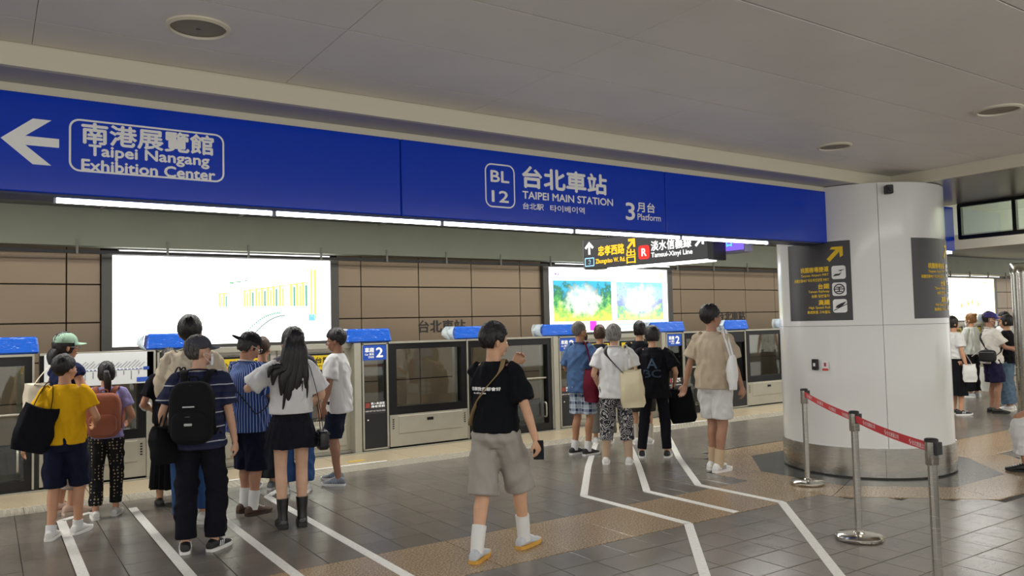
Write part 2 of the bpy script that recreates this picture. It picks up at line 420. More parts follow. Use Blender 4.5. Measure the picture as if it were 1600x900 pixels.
for i, u in enumerate([.45, .47, .565, .592, .62, .648, .676, .704, .735, .79, .82, .85]):
    h1 = .60 + (u - .45) * .36; wq = .016 + .03 * (u - .4)
    q(c1, u, .43, u + wq * .45, h1 - .03); q(c2 if i % 2 else c1, u + wq * .6, .43, u + wq, h1 - .05); q(c1, u - .004, h1 - .03, u + wq + .004, h1 - .015)
for i in range(26):
    u = .45 + i * .0165; h1 = .62 + (u - .45) * .42; q(c1, u, h1, u + .011, h1 + .010)
    if i % 2: q(c1, u, h1 + .06, u + .012, h1 + .068)
q(c1, .895, .30, .904, .89); q(c1, .912, .27, .926, .89); q(c2, .47, .405, .55, .41); q(c2, .50, .70, .52, .72); q(c2, .53, .715, .555, .73); q(c2, .57, .73, .585, .745); q(c2, .48, .57, .55, .575)
for i in range(40): q(c1, .46 + .011 * i, .415 - .0012 * (i % 3), .466 + .011 * i, .42)
for i in range(20):
    a = i / 19; u = .555 + .18 * a; v = .06 + .28 * (1 - (1 - a) ** 2); q(c2, u, v, u + .008, v + .022)
for i in range(40):
    a = i / 39; u = .59 + .17 * a; v = .03 + .28 * (1 - (1 - a) ** 2); q(c3, u, v, u + .008, v + .016)
for i in range(8): q(c1, .43 + .014 * i, .17 + .006 * i, .442 + .014 * i, .176 + .006 * i)
for c_, n_, m_ in ((c1, 'print_yellow', lit('d2d27a', .95)), (c2, 'print_green', lit('6fb094', .9)), (c3, 'print_grey', lit('8fa39e', .8))): c_.build(n_, m_, t)['kind'] = 'stuff'
m3 = MB(); q(m3, .885, .25, .918, .33); m3.build('print_blue', lit('6aa6ee', 1.6), t)
def art_fn(cols, seed):
    def f(t):
        p = t.obj((1, 1, 1)); mp = t.n('ShaderNodeMapping'); mp.inputs['Location'].default_value = (seed, seed, 0); t.l(p, mp.inputs[0])
        s = t.sep(p); n0 = t.noise(mp.outputs[0], 5.0, 8, .68); n = t.math('ADD', t.math('MULTIPLY', n0, .95), t.math('MULTIPLY', s[2], .55)); c = t.ramp(n, cols)
        r = t.math('ADD', t.math('POWER', t.math('ABSOLUTE', t.math('MULTIPLY', s[0], 1.7)), 2), t.math('POWER', t.math('ABSOLUTE', t.math('MULTIPLY', s[2], 2.6)), 2))
        r = t.math('ADD', r, t.math('SUBTRACT', t.math('MULTIPLY', n0, 3.0), 1.5))
        k = t.math('SUBTRACT', 1.05, r); k = t.math('MINIMUM', t.math('MAXIMUM', k, 0), 1)
        c = t.mix(t.math('MULTIPLY', k, .9), c, (1, 1, .96))
        t.l(c, t.b.inputs['Emission Color']); t.b.inputs['Emission Strength'].default_value = 1.5; t.b.inputs['Base Color'].default_value = (.1, .1, .1, 1)
    return f
t, hw = lightbox(*BOXES[1], 'white lightbox poster holding two colourful garden pictures side by side')
q = lb_px(t, hw, 1)
def art(u0, v0, u1, v1, m):
    x0 = -hw + .15 + (2 * hw - .3) * u0; x1 = -hw + .15 + (2 * hw - .3) * u1; z0 = .06 + 1.44 * v0; z1 = .06 + 1.44 * v1
    MB().box(-(x1 - x0) / 2, (x1 - x0) / 2, -.004, 0, -(z1 - z0) / 2, (z1 - z0) / 2).build('picture', m, t, loc=((x0 + x1) / 2, -.052, (z0 + z1) / 2))
g = lin
art(.035, .17, .5, .80, custom('art_forest', art_fn([(.22, g('e8cf5a')), (.36, g('9ad060')), (.48, g('3f9e5a')), (.58, g('2a6a58')), (.68, g('35b4d8'))], 1.0)))
art(.545, .17, .955, .79, custom('art_meadow', art_fn([(.22, g('f0e68a')), (.36, g('8ad090')), (.46, g('8a90d8')), (.58, g('b8d4f2')), (.7, g('8adcec'))], 5.0)))
m3 = MB(); q(m3, .315, .02, .37, .17); m3.build('print_magenta', lit('d03ae0', 1.4), t)
m3 = MB(); q(m3, .52, .03, .9, .06); q(m3, .55, .09, .95, .12); q(m3, .6, .14, .9, .15); m3.build('print_teal', lit('a6ecdc', 1.5), t)['kind'] = 'stuff'
m3 = MB(); q(m3, .05, .885, .065, .91); q(m3, .07, .885, .085, .905); m3.build('print_violet', lit('7a5ad0', 1.4), t)['kind'] = 'stuff'
m3 = MB(); q(m3, .93, .85, .96, .95); m3.build('print_lemon', lit('f4f0a0', 1.6), t)
lightbox(*BOXES[2], 'white lightbox poster mostly hidden behind the white column')
t, hw = lightbox(*BOXES[3], 'glowing yellow lightbox poster far down the platform beyond the column', mat('lit_warm', 'fff4cf', .4, emit=2.6))
q = lb_px(t, hw, 1); m3 = MB()
for u, v in ((.28, .3), (.42, .34), (.5, .38), (.62, .33)): q(m3, u, v, u + .03, v + .1)
q(m3, .78, .55, .79, .9); q(m3, .83, .6, .84, .9); q(m3, .78, .9, .84, .92); m3.build('print_ochre', lit('d8b25a', 1.3), t)['kind'] = 'stuff'

# ceiling : raised field over the platform, soffit by the sign, soffit over the track
ceil = struct(MB().box(-7, 8.05, -6, 4.65, 3.165, 3.3).build('ceiling', plain('54514d', .8)))
ys = [4.645, 4.28, 3.65, 3.02, 2.38, 1.74, 1.1, .46, -.18, -.82, -1.46, -2.1]
xs = [-6.38 + 1.312 * k for k in range(12)]
for i in range(len(xs) - 1):
    for j in range(len(ys) - 1):
        if xs[i] < 8.0: MB().bbox(xs[i] + .001, min(xs[i + 1], 8.045) - .001, ys[j + 1] + .004, ys[j] - .004, 3.15, 3.17, .002).build('ceiling_panel', M_CEIL, ceil)
struct(MB().box(-7, 8.1, 4.65, 4.69, 3.03, 3.2).build('trim_3', M_CREAM))
struct(MB().box(8.05, 8.09, -6, 4.65, 3.03, 3.2).build('trim_4', M_CREAM))
s2 = struct(MB().box(-7, 8.1, 4.69, 5.3, 3.034, 3.3).build('ceiling_soffit', M_SOFFIT))
struct(MB().box(-7, 7.4, 4.985, 5.03, 2.985, 3.034).build('trim_5', M_CREAM))
struct(MB().box(8.09, 10.1, -6, 5.3, 3.034, 3.3).build('ceiling_metal', mat('metal_soffit', '9a968c', .25, metal=.6)))
struct(MB().box(-8, 34, 5.3, 13.2, 3.56, 3.7).build('ceiling_track', mat('track_soffit', '8e8d86', .7)))
struct(MB().box(10.1, 34, -6, 5.3, 3.56, 3.7).build('ceiling_far', mat('far_soffit', 'a8a290', .6)))
struct(MB().box(-8, 10.1, 5.26, 5.3, 3.03, 3.6).build('trim_6', M_BEAM))
for i, x in enumerate((1.4, 3.4, 5.9)): MB().tube([(x, 5.4, 3.53), (x, 13.1, 3.53)], [.018, .018], 8).build('conduit', plain('98968e', .5), bpy.data.objects['ceiling_track'])
def luminaire(x, y, z, L, label):
    t = thing('linear_luminaire', label, 'lamp', (x, y, z)); MB().bbox(-L / 2, L / 2, -.16, .16, .0, .04, .008).build('housing', plain('b8b6b0', .4), t)
    for s_ in (-1, 1): MB().bbox(s_ * L / 2 - .02, s_ * L / 2 + .02, -.165, .165, -.01, .044, .006).build('end_cap', plain('8a8884', .4), t)
luminaire(6, 8.6, 3.463, 26, 'long ceiling luminaire above the platform edge, hidden by the blue sign')
luminaire(26, 8.6, 3.463, 14, 'long ceiling luminaire above the platform edge beyond the column')
def downlight(x, y, r, label):
    t = thing('ceiling_speaker', label, 'speaker', (x, y, 3.15), group=None)
    MB().lathe([(r, 0), (r, -.008), (r * .88, -.016), (r * .86, -.004)], 40, cap=False).build('rim', M_CREAM, t, True)
    MB().lathe([(r * .87, -.002), (r * .6, -.007), (.03, -.008), (.0, -.008)], 40, cap=False).build('grille', mat('grille', '8d8576', .6, bump=.4, bscale=300), t, True)
    MB().lathe([(.012, -.012), (.0, -.013)], 12, cap=False).build('badge', M_BLACK, t)
downlight(.851, 3.975, .15, 'round ceiling speaker grille above the blue sign arrow panel')
downlight(6.14, 4.04, .145, 'round ceiling grille nearest the white column')
downlight(6.16, 2.71, .155, 'round ceiling grille at the right edge of the ceiling')

# ================================================================== BLUE SIGN FASCIA
YS = 4.97
sign = thing('platform_sign', 'long blue station sign band with white lettering hung below the ceiling', 'sign', (3, YS, 2.44))
for xa, xb in ((-5.34, -2.76), (-2.754, -.175), (-.169, 2.413), (2.42, 4.999), (5.006, 7.36)):
    MB().bbox(xa - 3, xb - 3, 0, .26, 0, .545, .006).build('sign_panel', M_BLUE, sign)
MB().box(-8.3, 4.3, .02, .24, -.012, 0).build('under_tray', plain('12234f', .4), sign)
def st(s, x, z, wd, hg, bold=0, m=None): text(s, lambda u, v, q: (x - 3 + u, -.0015 - q, z - 2.44 + v), wd, hg, m or M_WHITEP, sign, bold)
def rrect(x0, x1, z0, z1, r, th):
    o_ = []; i_ = []
    for (cx, cz, a0) in ((x1 - r, z1 - r, 0), (x0 + r, z1 - r, PI / 2), (x0 + r, z0 + r, PI), (x1 - r, z0 + r, 1.5 * PI)):
        for k in range(7):
            a = a0 + PI / 2 * k / 6; o_.append((cx + r * math.cos(a), cz + r * math.sin(a))); i_.append((cx + (r - th) * math.cos(a), cz + (r - th) * math.sin(a)))
    return o_, i_
def ring(x0, x1, z0, z1, r, th, mapf, name, m, par):
    o_, i_ = rrect(x0, x1, z0, z1, r, th); n = len(o_)
    return MB().add([mapf(*p) for p in o_ + i_], [(k, (k + 1) % n, n + (k + 1) % n, n + k) for k in range(n)]).build(name, m, par)
smap = lambda x, z: (x - 3, -.002, z - 2.44)
ring(.372, 1.212, 2.572, 2.872, .055, .011, smap, 'border', M_WHITEP, sign)
ring(3.112, 3.384, 2.548, 2.884, .06, .011, smap, 'border', M_WHITEP, sign)
MB().add([smap(x, z) for x, z in ((.052, 2.722), (.2, 2.845), (.288, 2.845), (.165, 2.745), (.325, 2.745), (.325, 2.695), (.165, 2.695), (.288, 2.592), (.2, 2.592))], [(0, 1, 2, 3), (0, 3, 4, 5), (0, 5, 6), (0, 6, 7, 8)]).build('arrow', M_WHITEP, sign)
st('南港展覽館', .437, 2.737, .71, .118, .004); st('Taipei Nangang', .472, 2.65, .65, .08, .003); st('Exhibition Center', .436, 2.582, .72, .063, .003)
st('BL', 3.165, 2.745, .165, .085, .003); st('12', 3.172, 2.592, .15, .085, .003)
st('台北車站', 3.46, 2.725, .855, .165, .006); st('TAIPEI MAIN STATION', 3.455, 2.636, .925, .058, .002)
st('台北駅', 3.455, 2.553, .2, .05, .001); st('타이베이역', 3.72, 2.55, .35, .052, .001)
st('3', 4.525, 2.53, .1, .145, .004); st('月台', 4.655, 2.605, .21, .085, .002); st('Platform', 4.658, 2.535, .275, .055, .001)
for k in range(5):
    xa = .305 + 1.228 * k
    t = thing('sign_lamp', '%s white tube lamp along the bottom of the blue sign, counted from the left' % ('first', 'second', 'third', 'fourth', 'fifth')[k], 'lamp', (xa + .61, YS + .05, 2.43), group='tube lamps under the blue sign')
    MB().tube([(-.6, 0, -.02), (.6, 0, -.02)], [.016, .016], 12, ref=(0, 1, 0)).build('tube', M_LAMP, t, True)
    MB().box(-.612, .612, -.022, .05, -.008, -.002).build('fitting', plain('2a3a6a'), t)
    for s in (-1, 1): MB().box(s * .606 - .006, s * .606 + .006, -.02, .02, -.04, -.002).build('end_cap', plain('9a9ca8'), t)
t = thing('platform_sign_end', 'short blue sign end sticking out right behind the white column', 'sign', (9.55, YS, 2.44))
MB().bbox(-.55, .42, 0, .26, 0, .545, .006).build('sign_panel', M_BLUE, t); MB().box(-.4, .4, .03, .1, -.03, 0).build('tube', mat('lamp_tube_dim', 'f4f6ff', .5, emit=4), t)

# hanging direction sign (across the platform), lit
HS = thing('direction_sign', 'dark hanging direction sign with yellow and white lettering and red R badge', 'sign', (5.88, 6.23, 2.275), math.radians(10.4))
MB().bbox(0, .22, -.82, .82, 0, .34, .008).build('sign_case', mat('dark_sign_lit', '3d3d3e', .35, emit=.12), HS)
MB().box(-.003, .0, .815, .825, 0, .34).build('edge_strip', plain('9a9a98'), HS); MB().box(.0, .24, -.88, -.82, -.01, .36).build('end_block', M_BLACKP, HS)
MB().box(.03, .19, -.8, .5, -.02, 0).build('under_lamp', mat('lamp_under', 'ffffff', .5, emit=3), HS)
for y in (-.55, .55): MB().tube([(.11, y, .34), (.11, y, 1.26)], [.015, .015], 8).build('hanger_rod', plain('7a7a78', .4), HS)
def hs(s, y, z, wd, hg, m, bold=0): text(s, lambda u, v, q: (-.003 - q, y - u, z + v), wd, hg, m, HS, bold)
LY, LW = lit('f6c61c', 1.0), lit('f4f4f0', 1.0)
hs('忠孝西路', .60, .14, .37, .11, LY, .004); hs('Zhongxiao W. Rd.', .64, .04, .42, .065, LY, .002)
hs('出', .20, .105, .12, .075, LY, .003); hs('口', .20, .025, .12, .07, LY, .003)
hs('淡水信義線', -.13, .135, .50, .105, LW, .003); hs('Tamsui-Xinyi Line', -.13, .05, .51, .065, LW, .002)
def hq(name, pts, m): MB().add([(-.004, y, z) for y, z in pts], [tuple(range(len(pts)))]).build(name, m, HS)
def harrow(y, z, s, ang, m):                                # block arrow, pointing at ang from "up" (clockwise seen from the front)
    P = [(0, .5), (.46, .05), (.3, -.08), (.1, .12), (.1, -.5), (-.1, -.5), (-.1, .12), (-.3, -.08), (-.46, .05)]
    ca, sa = math.cos(ang), math.sin(ang)
    P = [(x * ca + v * sa, -x * sa + v * ca) for x, v in P]
    MB().add([(-.004, y - x * s, z + v * s) for x, v in P], [(0, 1, 2, 3), (0, 3, 6, 7), (0, 7, 8), (3, 4, 5, 6)]).build('arrow', m, HS)
harrow(.73, .24, .15, 0, LW); harrow(.13, .24, .15, PI / 4, LY); harrow(-.73, .19, .14, PI / 4, LW)
ring(.66, .8, .03, .13, .01, .012, lambda a, b: (-.004, a, b), 'lift_icon', lit('9ad0ee', 1.0), HS); hs('↕', .75, .05, .04, .06, lit('9ad0ee', 1.0))
o_, i_ = rrect(-.11, .04, .055, .205, .035, .01); hq('badge', o_, lit('e0281c', 1.0)); text('R', lambda u, v, q_: (-.006 - q_, -.007 - u, .09 + v), .06, .08, LW, HS, .003)
t = thing('ticker_screen', 'violet lit train information screen hanging behind the blue sign', 'screen', (6.4, 5.5, 2.345))
MB().bbox(0, .12, -.24, .4, 0, .3, .006).build('screen_case', plain('8f8ba8', .4), t); MB().box(-.004, 0, -.22, .38, .025, .28).build('screen_face', lit('8a6cf0', .9), t)
text('月台', lambda u, v, q_: (-.006 - q_, .12 - u, .07 + v), .2, .13, lit('5adfe8', 1.2), t, .002)
MB().tube([(.06, .1, .3), (.06, .1, 1.18)], [.02, .02], 8).build('hanger_rod', plain('7a7a78', .4), t)

# ================================================================== WHITE COLUMN
CR = .873
colm = thing('round_column', 'thick round white enamel column with steel skirt and dark posters', 'column', (8.201, 5.16, 0))
def arc(r, a0, a1, z0, z1, n=24, th=.02):
    mb = MB(); v = []; f = []
    for i in range(n + 1):
        a = math.radians(a0 + (a1 - a0) * i / n)
        for rr in (r, r - th):
            for z in (z0, z1): v.append((rr * math.cos(a), rr * math.sin(a), z))
    for i in range(n):
        a = i * 4; b = a + 4; f += [(a, b, b + 1, a + 1), (a + 2, a + 3, b + 3, b + 2), (a, a + 2, b + 2, b), (a + 1, b + 1, b + 3, a + 3)]
    f += [(0, 1, 3, 2), (n * 4, n * 4 + 2, n * 4 + 3, n * 4 + 1)]
    return mb.add(v, f)
MB().lathe([(CR - .025, 0), (CR - .025, 3.03)], 48).build('core', plain('6a6862', .7), colm, True)
for k in range(4):
    a0 = -134.3 + 90 * k
    arc(CR, a0 + .15, a0 + 89.85, 1.566, 3.028).build('upper_panel', M_COLW, colm, True)
    arc(CR, a0 + .15, a0 + 89.85, .29, 1.562).build('lower_panel', M_COLW, colm, True)
    arc(CR + .012, a0 - 2.3 + .1, a0 + 87.7 - .1, 0.02, .31).build('skirt_panel', M_STEEL, colm, True)
def cmap(a0, z0): return lambda u, v, q_: ((CR + .006 + q_) * math.cos(math.radians(a0) + u / CR), (CR + .006 + q_) * math.sin(math.radians(a0) + u / CR), z0 + v)
M_POST = mat('poster_dark', '3a393b', .35)
PW = math.radians(49.3) * CR
def bird(mm): return [mm(u, v, .002) for u, v in ((.02, .03), (.05, .055), (.075, .04), (.11, .07), (.075, .055), (.05, .07))]
def colposter(a0, label):
    arc(CR + .004, a0, a0 + 49.3, 1.622, 2.452, 24, .004).build('poster', M_POST, colm, True)
    p = lambda s, u, v, wd, hg, b=.002: text(s, cmap(a0 + math.degrees(u / CR), 1.622 + v), wd, hg, M_YEL, colm, b)
    ax, az = .53, .655
    P = [(.09, .075), (.09, -.02), (.06, -.04), (.055, .02), (-.045, -.08), (-.075, -.05), (.02, .045), (-.04, .05), (-.02, .075)]
    mm = cmap(a0, 1.622); MB().add([mm(ax + .06 + x, az + .04 + z, .001) for x, z in P], [(0, 1, 2, 3), (3, 4, 5, 6), (0, 3, 6, 7), (0, 7, 8)]).build('arrow', M_YEL, colm)
    p('桃園機場捷運', .2, .515, .33, .055); p('Taoyuan Airport MRT', .2, .465, .33, .032, .001); p('桃園空港MRT 타오위안공항 MRT', .1, .415, .43, .034, .001)
    p('台鐵', .41, .335, .12, .055); p('Taiwan Railway', .29, .29, .24, .032, .001); p('台鉄 일반열차', .33, .245, .2, .032, .001)
    p('高鐵', .41, .165, .12, .055); p('High Speed Rail', .29, .12, .24, .032, .001); p('高速鉄道 고속철도', .27, .075, .26, .032, .001)
    for i, v in enumerate((.43, .255, .08)):
        o_, i_ = rrect(.56, .70, v, v + .14, .025, .01); MB().add([mm(x, z, .001) for x, z in o_], [tuple(range(len(o_)))]).build('icon_tile', M_WHITEP, colm)
        d = MB(); z0 = v
        if i == 0: d.add([mm(x, z0 + z, .003) for x, z in ((.57, .03), (.60, .055), (.635, .055), (.66, .075), (.64, .04), (.61, .035), (.625, .09), (.65, .082), (.69, .1), (.655, .095))], [(0, 1, 5), (1, 2, 4, 5), (2, 3, 4), (6, 7, 9), (7, 8, 9)])
        elif i == 1:
            n = 20; d.add([mm(.63 + r * math.cos(2 * PI * k / n), z0 + .07 + r * math.sin(2 * PI * k / n), .003) for r in (.055, .044) for k in range(n)], [(k, (k + 1) % n, n + (k + 1) % n, n + k) for k in range(n)])
            for (xa, xb, za, zb) in ((.6, .66, .085, .095), (.575, .685, .066, .075), (.6, .66, .04, .05), (.624, .636, .04, .095)): d.add([mm(x, z0 + z, .003) for x, z in ((xa, za), (xb, za), (xb, zb), (xa, zb))], [(0, 1, 2, 3)])
        else: d.add([mm(x, z0 + z, .003) for x, z in ((.585, .05), (.60, .075), (.64, .095), (.695, .115), (.66, .075), (.62, .05), (.57, .02), (.7, .085), (.7, .093), (.57, .028))], [(0, 1, 2, 5), (2, 3, 4, 5), (6, 7, 8, 9)])
        d.build('icon', plain('1d1d20'), colm)
colposter(158.1, ''); colposter(-112.8, '')
s = thing('sensor_box', 'small black sensor box near the top of the white column', 'sensor', (8.201 + (CR + .04) * math.cos(math.radians(-127.8)), 5.16 + (CR + .04) * math.sin(math.radians(-127.8)), 2.9), math.radians(-127.8))
MB().bbox(-.04, .04, -.035, .035, 0, .09, .008).build('box', M_BLACKP, s); MB().lathe([(.02, 0), (.018, .012)], 16).xf(lambda p: Vector((.04 + p.z, p.x, .045 + p.y))).build('lens', M_BLACK, s)
s = thing('call_box', 'small black call box on the white column beside a sticker', 'intercom', (8.201 + (CR + .01) * math.cos(math.radians(180.6)), 5.16 + (CR + .01) * math.sin(math.radians(180.6)), 1.1), math.radians(180.6))
MB().bbox(-.01, .02, -.035, .035, 0, .115, .006).build('case', M_BLACKP, s); MB().box(.02, .024, -.012, .012, .04, .075).build('button', plain('d8d8d8'), s)
k = tag(MB().add([cmap(185.2, 1.09)(u, v, .001) for u, v in ((0, 0), (.075, 0), (.075, .11), (0, .11))], [(0, 1, 2, 3)]).build('notice_sticker', plain('e6e2e0')), 'white and red notice sticker beside the call box', 'sticker'); k.location = (8.201, 5.16, 0)
MB().add([cmap(185.2, 1.09)(u, v, .002) for u, v in ((.005, .005), (.07, .005), (.07, .03), (.005, .03))], [(0, 1, 2, 3)]).build('red_band', plain('c8433a'), k)
MB().add([cmap(185.2, 1.09)(u, v, .002) for u, v in ((.025, .05), (.05, .05), (.05, .09), (.025, .09))], [(0, 1, 2, 3)]).build('pictogram', plain('a04a4a'), k)

# smoke barrier glass, bulkhead, steel pillar on the right
gb = thing('smoke_barrier', 'clear glass smoke barrier in black frame right of the white column', 'glass barrier', (10.12, 2, 2.6))
for i, (ya, yb) in enumerate(((2.35, 2.95), (.45, 2.32), (-1.5, .42), (-3.4, -1.53))):
    MB().box(-.006, .006, ya, yb, .03, .40).build('glass_pane', M_GLASS2, gb)
for z0, z1 in ((-.015, .035), (.395, .45)): MB().box(-.03, .03, -3.45, 2.98, z0, z1).build('frame_bar', M_BLACK, gb)
for y in (2.965, 2.335, .435, -1.515, -3.42): MB().box(-.028, .028, y - .022, y + .022, 0, .42).build('frame_post', M_BLACK, gb)
struct(MB().box(12, 12.3, -6, 8.2, 2.62, 2.84).build('trim_7', mat('bulkhead', '8b877c', .6)))
struct(MB().box(12.3, 12.5, -6, 8.2, 2.84, 3.6).build('trim_8', mat('bulkhead_top', 'c2c4b4', .6)))
pl = thing('steel_pillar', 'slim steel pillar at the right edge of the photo', 'pillar', (13.5, 5.72, 0))
MB().lathe([(.16, 0), (.16, .80)], 32).build('lower_shaft', M_STEEL, pl, True); MB().lathe([(.16, .815), (.16, 2.27)], 32).build('upper_shaft', M_STEEL, pl, True)
MB().lathe([(.172, 2.27), (.172, 2.42), (.16, 2.435)], 32).build('top_cap', M_CHROME, pl, True)

# ================================================================== PLATFORM SCREEN DOORS
YD = 9.9
def plaque(par, w_, z):
    MB().box(-.17, .17, -.013, -.004, z, z + .2).build('car_plaque', mat('plaque_blue', '1a4aa8', .4), par)
    tx = lambda s, x, v, wd, hg, b=0: text(s, lambda u, q, r_: (x + u, -.015 - r_, z + v + q), wd, hg, M_WHITEP, par, b)
    tx('2', .025, .04, .095, .125, .006); tx('車廂', -.14, .105, .13, .065, .002); tx('Car 車両', -.14, .065, .13, .03, .001); tx('칸번호', -.09, .03, .08, .025, .001)
def pedestal(xa, xb, label, sign=True, group=None, detail=True):
    t = thing('screen_pedestal', label, 'platform door', ((xa + xb) / 2, YD, 0), group=group); hw = (xb - xa) / 2
    MB().bbox(-hw, -hw + .1, -.02, .28, 0, 1.46, .006).build('side_post', M_STEELP, t)
    MB().box(-hw + .1, hw, .03, .28, 0, 1.46).build('back_case', M_BLACK, t) if not sign else None
    MB().box(-hw + .1, hw, 0.0, .26, 0.02, .5).build('lower_case', M_BLACKP, t); MB().box(-hw + .1, hw, .0, .26, 1.24, 1.46).build('upper_case', M_BLACK, t)
    for a, b in ((-hw + .1, -hw + .15), (hw - .05, hw)): MB().box(a, b, -.0, .26, .5, 1.24).build('black_stile', M_BLACK, t)
    MB().box(-hw + .15, hw - .05, .03, .04, .5, 1.24).build('glass_pane', M_GLASS, t)
    for a, b, c, d in ((-hw + .115, -hw + .14, .03, 1.45), (hw - .04, hw - .015, .03, 1.45), (-hw + .115, hw - .015, 1.435, 1.455), (-hw + .115, hw - .015, .02, .04)):
        MB().box(a, b, -.012, .0, c, d).build('steel_rim', M_STEELP, t)
    if sign and detail:
        s = empty('plaque'); s.parent = t; s.location = (.04, 0, 0); plaque(s, .34, 1.225)
        MB().box(-hw + .15, hw - .05, .005, .028, .5, .66).build('notice', plain('2c2827'), t)
        MB().box(-hw + .155, -hw + .225, 0, .005, .585, .65).build('notice_mark', plain('8a3a30'), t)
        for r in range(2): text(('禁入軌道區', '違者受罰')[r], lambda u, v, q_, r=r: (-hw + .24 + u, .003 - q_, .625 - .04 * r + v), .2, .03, M_WHITEP, t, .001)
        text('KEEP OFF THE TRACK AREA', lambda u, v, q_: (-hw + .16 + u, .003 - q_, .53 + v), hw * 2 - .22, .018, M_WHITEP, t)
        MB().ell((-hw + .19, -.004, .42), (.014, .014, .014), 10, 6).build('lock_knob', M_CHROME, t, True)
        MB().box(-hw + .15, hw - .05, -.004, .002, .05, .48).build('service_door', M_BLACKP, t)
    return t
def fixed(xa, xb, label, route=False, group=None):
    t = thing('platform_screen', label, 'platform door', ((xa + xb) / 2, YD, 0), group=group); hw = (xb - xa) / 2 - .004
    MB().box(-hw, hw, .02, .2, 1.36, 1.44).build('top_bar', M_BLACK, t); MB().box(-hw, hw, .0, .22, 1.44, 1.465).build('top_rail', M_STEELP, t)
    MB().box(-hw, hw, .02, .2, .46, .57).build('bottom_bar', M_BLACK, t)
    MB().box(-hw, -hw + .12, .02, .2, .57, 1.36).build('black_stile', M_BLACK, t); MB().box(hw - .08, hw, .02, .2, .57, 1.36).build('black_stile', M_BLACK, t)
    MB().box(-hw + .12, hw - .08, .08, .09, .57, 1.36).build('glass_pane', M_GLASS, t); MB().box(hw - .14, hw - .1, .1, .18, .57, 1.36).build('inner_post', M_STEELP, t)
    MB().box(-hw, hw, .0, .2, .03, .46).build('steel_base', M_STEELP, t); MB().box(-hw, hw, .03, .2, .0, .03).build('kick_gap', M_BLACK, t)
    MB().bbox(-hw + .13, hw - .09, -.006, .002, .2, .44, .004).build('hatch', M_STEELP, t); MB().box(-.05, .05, -.009, -.004, .35, .39).build('latch', M_BLACK, t)
    for s in (-1, 1):
        for k in range(5): MB().box(s * (hw - .05) - .012, s * (hw - .05) + .012, -.003, .002, .27 + .03 * k, .285 + .03 * k).build('vent_slot', M_BLACK, t)
    if route:
        b = tag(MB().bbox(-hw + .04, hw + .08, -.02, -.013, 1.09, 1.45, .002).build('route_map', plain('cfd2d0', .35), loc=((xa + xb) / 2, YD, 0)), 'long white route map board mounted on the platform screen above the children', 'map board')
        MB().box(-hw + .14, hw - .04, -.024, -.02, 1.255, 1.262).build('route_line', plain('4a5a9a'), b)
        st_ = MB(); s2 = MB()
        for k in range(22):
            x = -hw + .16 + k * (2 * hw - .24) / 21; l = random.uniform(.05, .085)
            st_.add([(x, -.0235, 1.275), (x + .007, -.0235, 1.275), (x + l + .007, -.0235, 1.275 + l), (x + l, -.0235, 1.275 + l)], [(0, 1, 2, 3)])
            if k % 2: st_.box(x - .003, x + .004, -.0235, -.02, 1.24 - random.uniform(.04, .1), 1.24)
            s2.box(x - .006, x + .006, -.026, -.02, 1.252, 1.265)
        st_.build('station_names', plain('6a6c70'), b); s2.build('station_dots', plain('f0f0f0'), b)
        for (a, c) in ((-hw + .07, 1.235), (hw - .03, 1.245)): MB().box(a, a + .06, -.024, -.02, c, c + .035).build('line_badge', plain('2a4a9a'), b)
        MB().box(hw - .1, hw + .05, -.024, -.02, 1.11, 1.16).build('legend', plain('2f55b0'), b)
    return t
def escape(xa, xb, label, group=None):
    t = thing('escape_door', label, 'platform door', ((xa + xb) / 2, YD, 0), group=group); hw = (xb - xa) / 2 - .004
    MB().box(-hw, hw, .02, .16, 1.34, 1.44).build('top_bar', M_BLACK, t); MB().box(-hw, hw, .0, .22, 1.44, 1.465).build('top_rail', M_STEELP, t)
    MB().box(-hw, hw, .02, .16, .02, .12).build('bottom_bar', M_BLACK, t)
    MB().box(-hw, -hw + .09, .02, .16, .12, 1.34).build('black_stile', M_BLACK, t); MB().box(hw - .09, hw, .02, .16, .12, 1.34).build('black_stile', M_BLACK, t)
    MB().box(-hw + .09, hw - .09, .08, .09, .12, 1.34).build('glass_pane', M_GLASS, t)
    for a in (-hw, hw - .02): MB().box(a, a + .02, .0, .02, .02, 1.44).build('steel_rim', M_STEELP, t)
    MB().box(-hw + .12, hw - .12, .1, .14, .12, .42).build('inner_kickplate', plain('1e1d1b'), t)
    MB().tube([(hw - .15, .05, .22), (hw - .15, .0, .24), (hw - .15, .0, .42), (hw - .15, .05, .44)], [.012], 8).build('handle', M_STEELP, t, True)
    MB().tube([(-hw + .1, .06, .82), (hw - .1, .06, .82)], [.014, .014], 8, ref=(0, 1, 0)).build('push_bar', M_STEELP, t, True)
    MB().box(hw - .16, hw - .12, .1, .15, .12, 1.34).build('inner_post', M_STEELP, t)
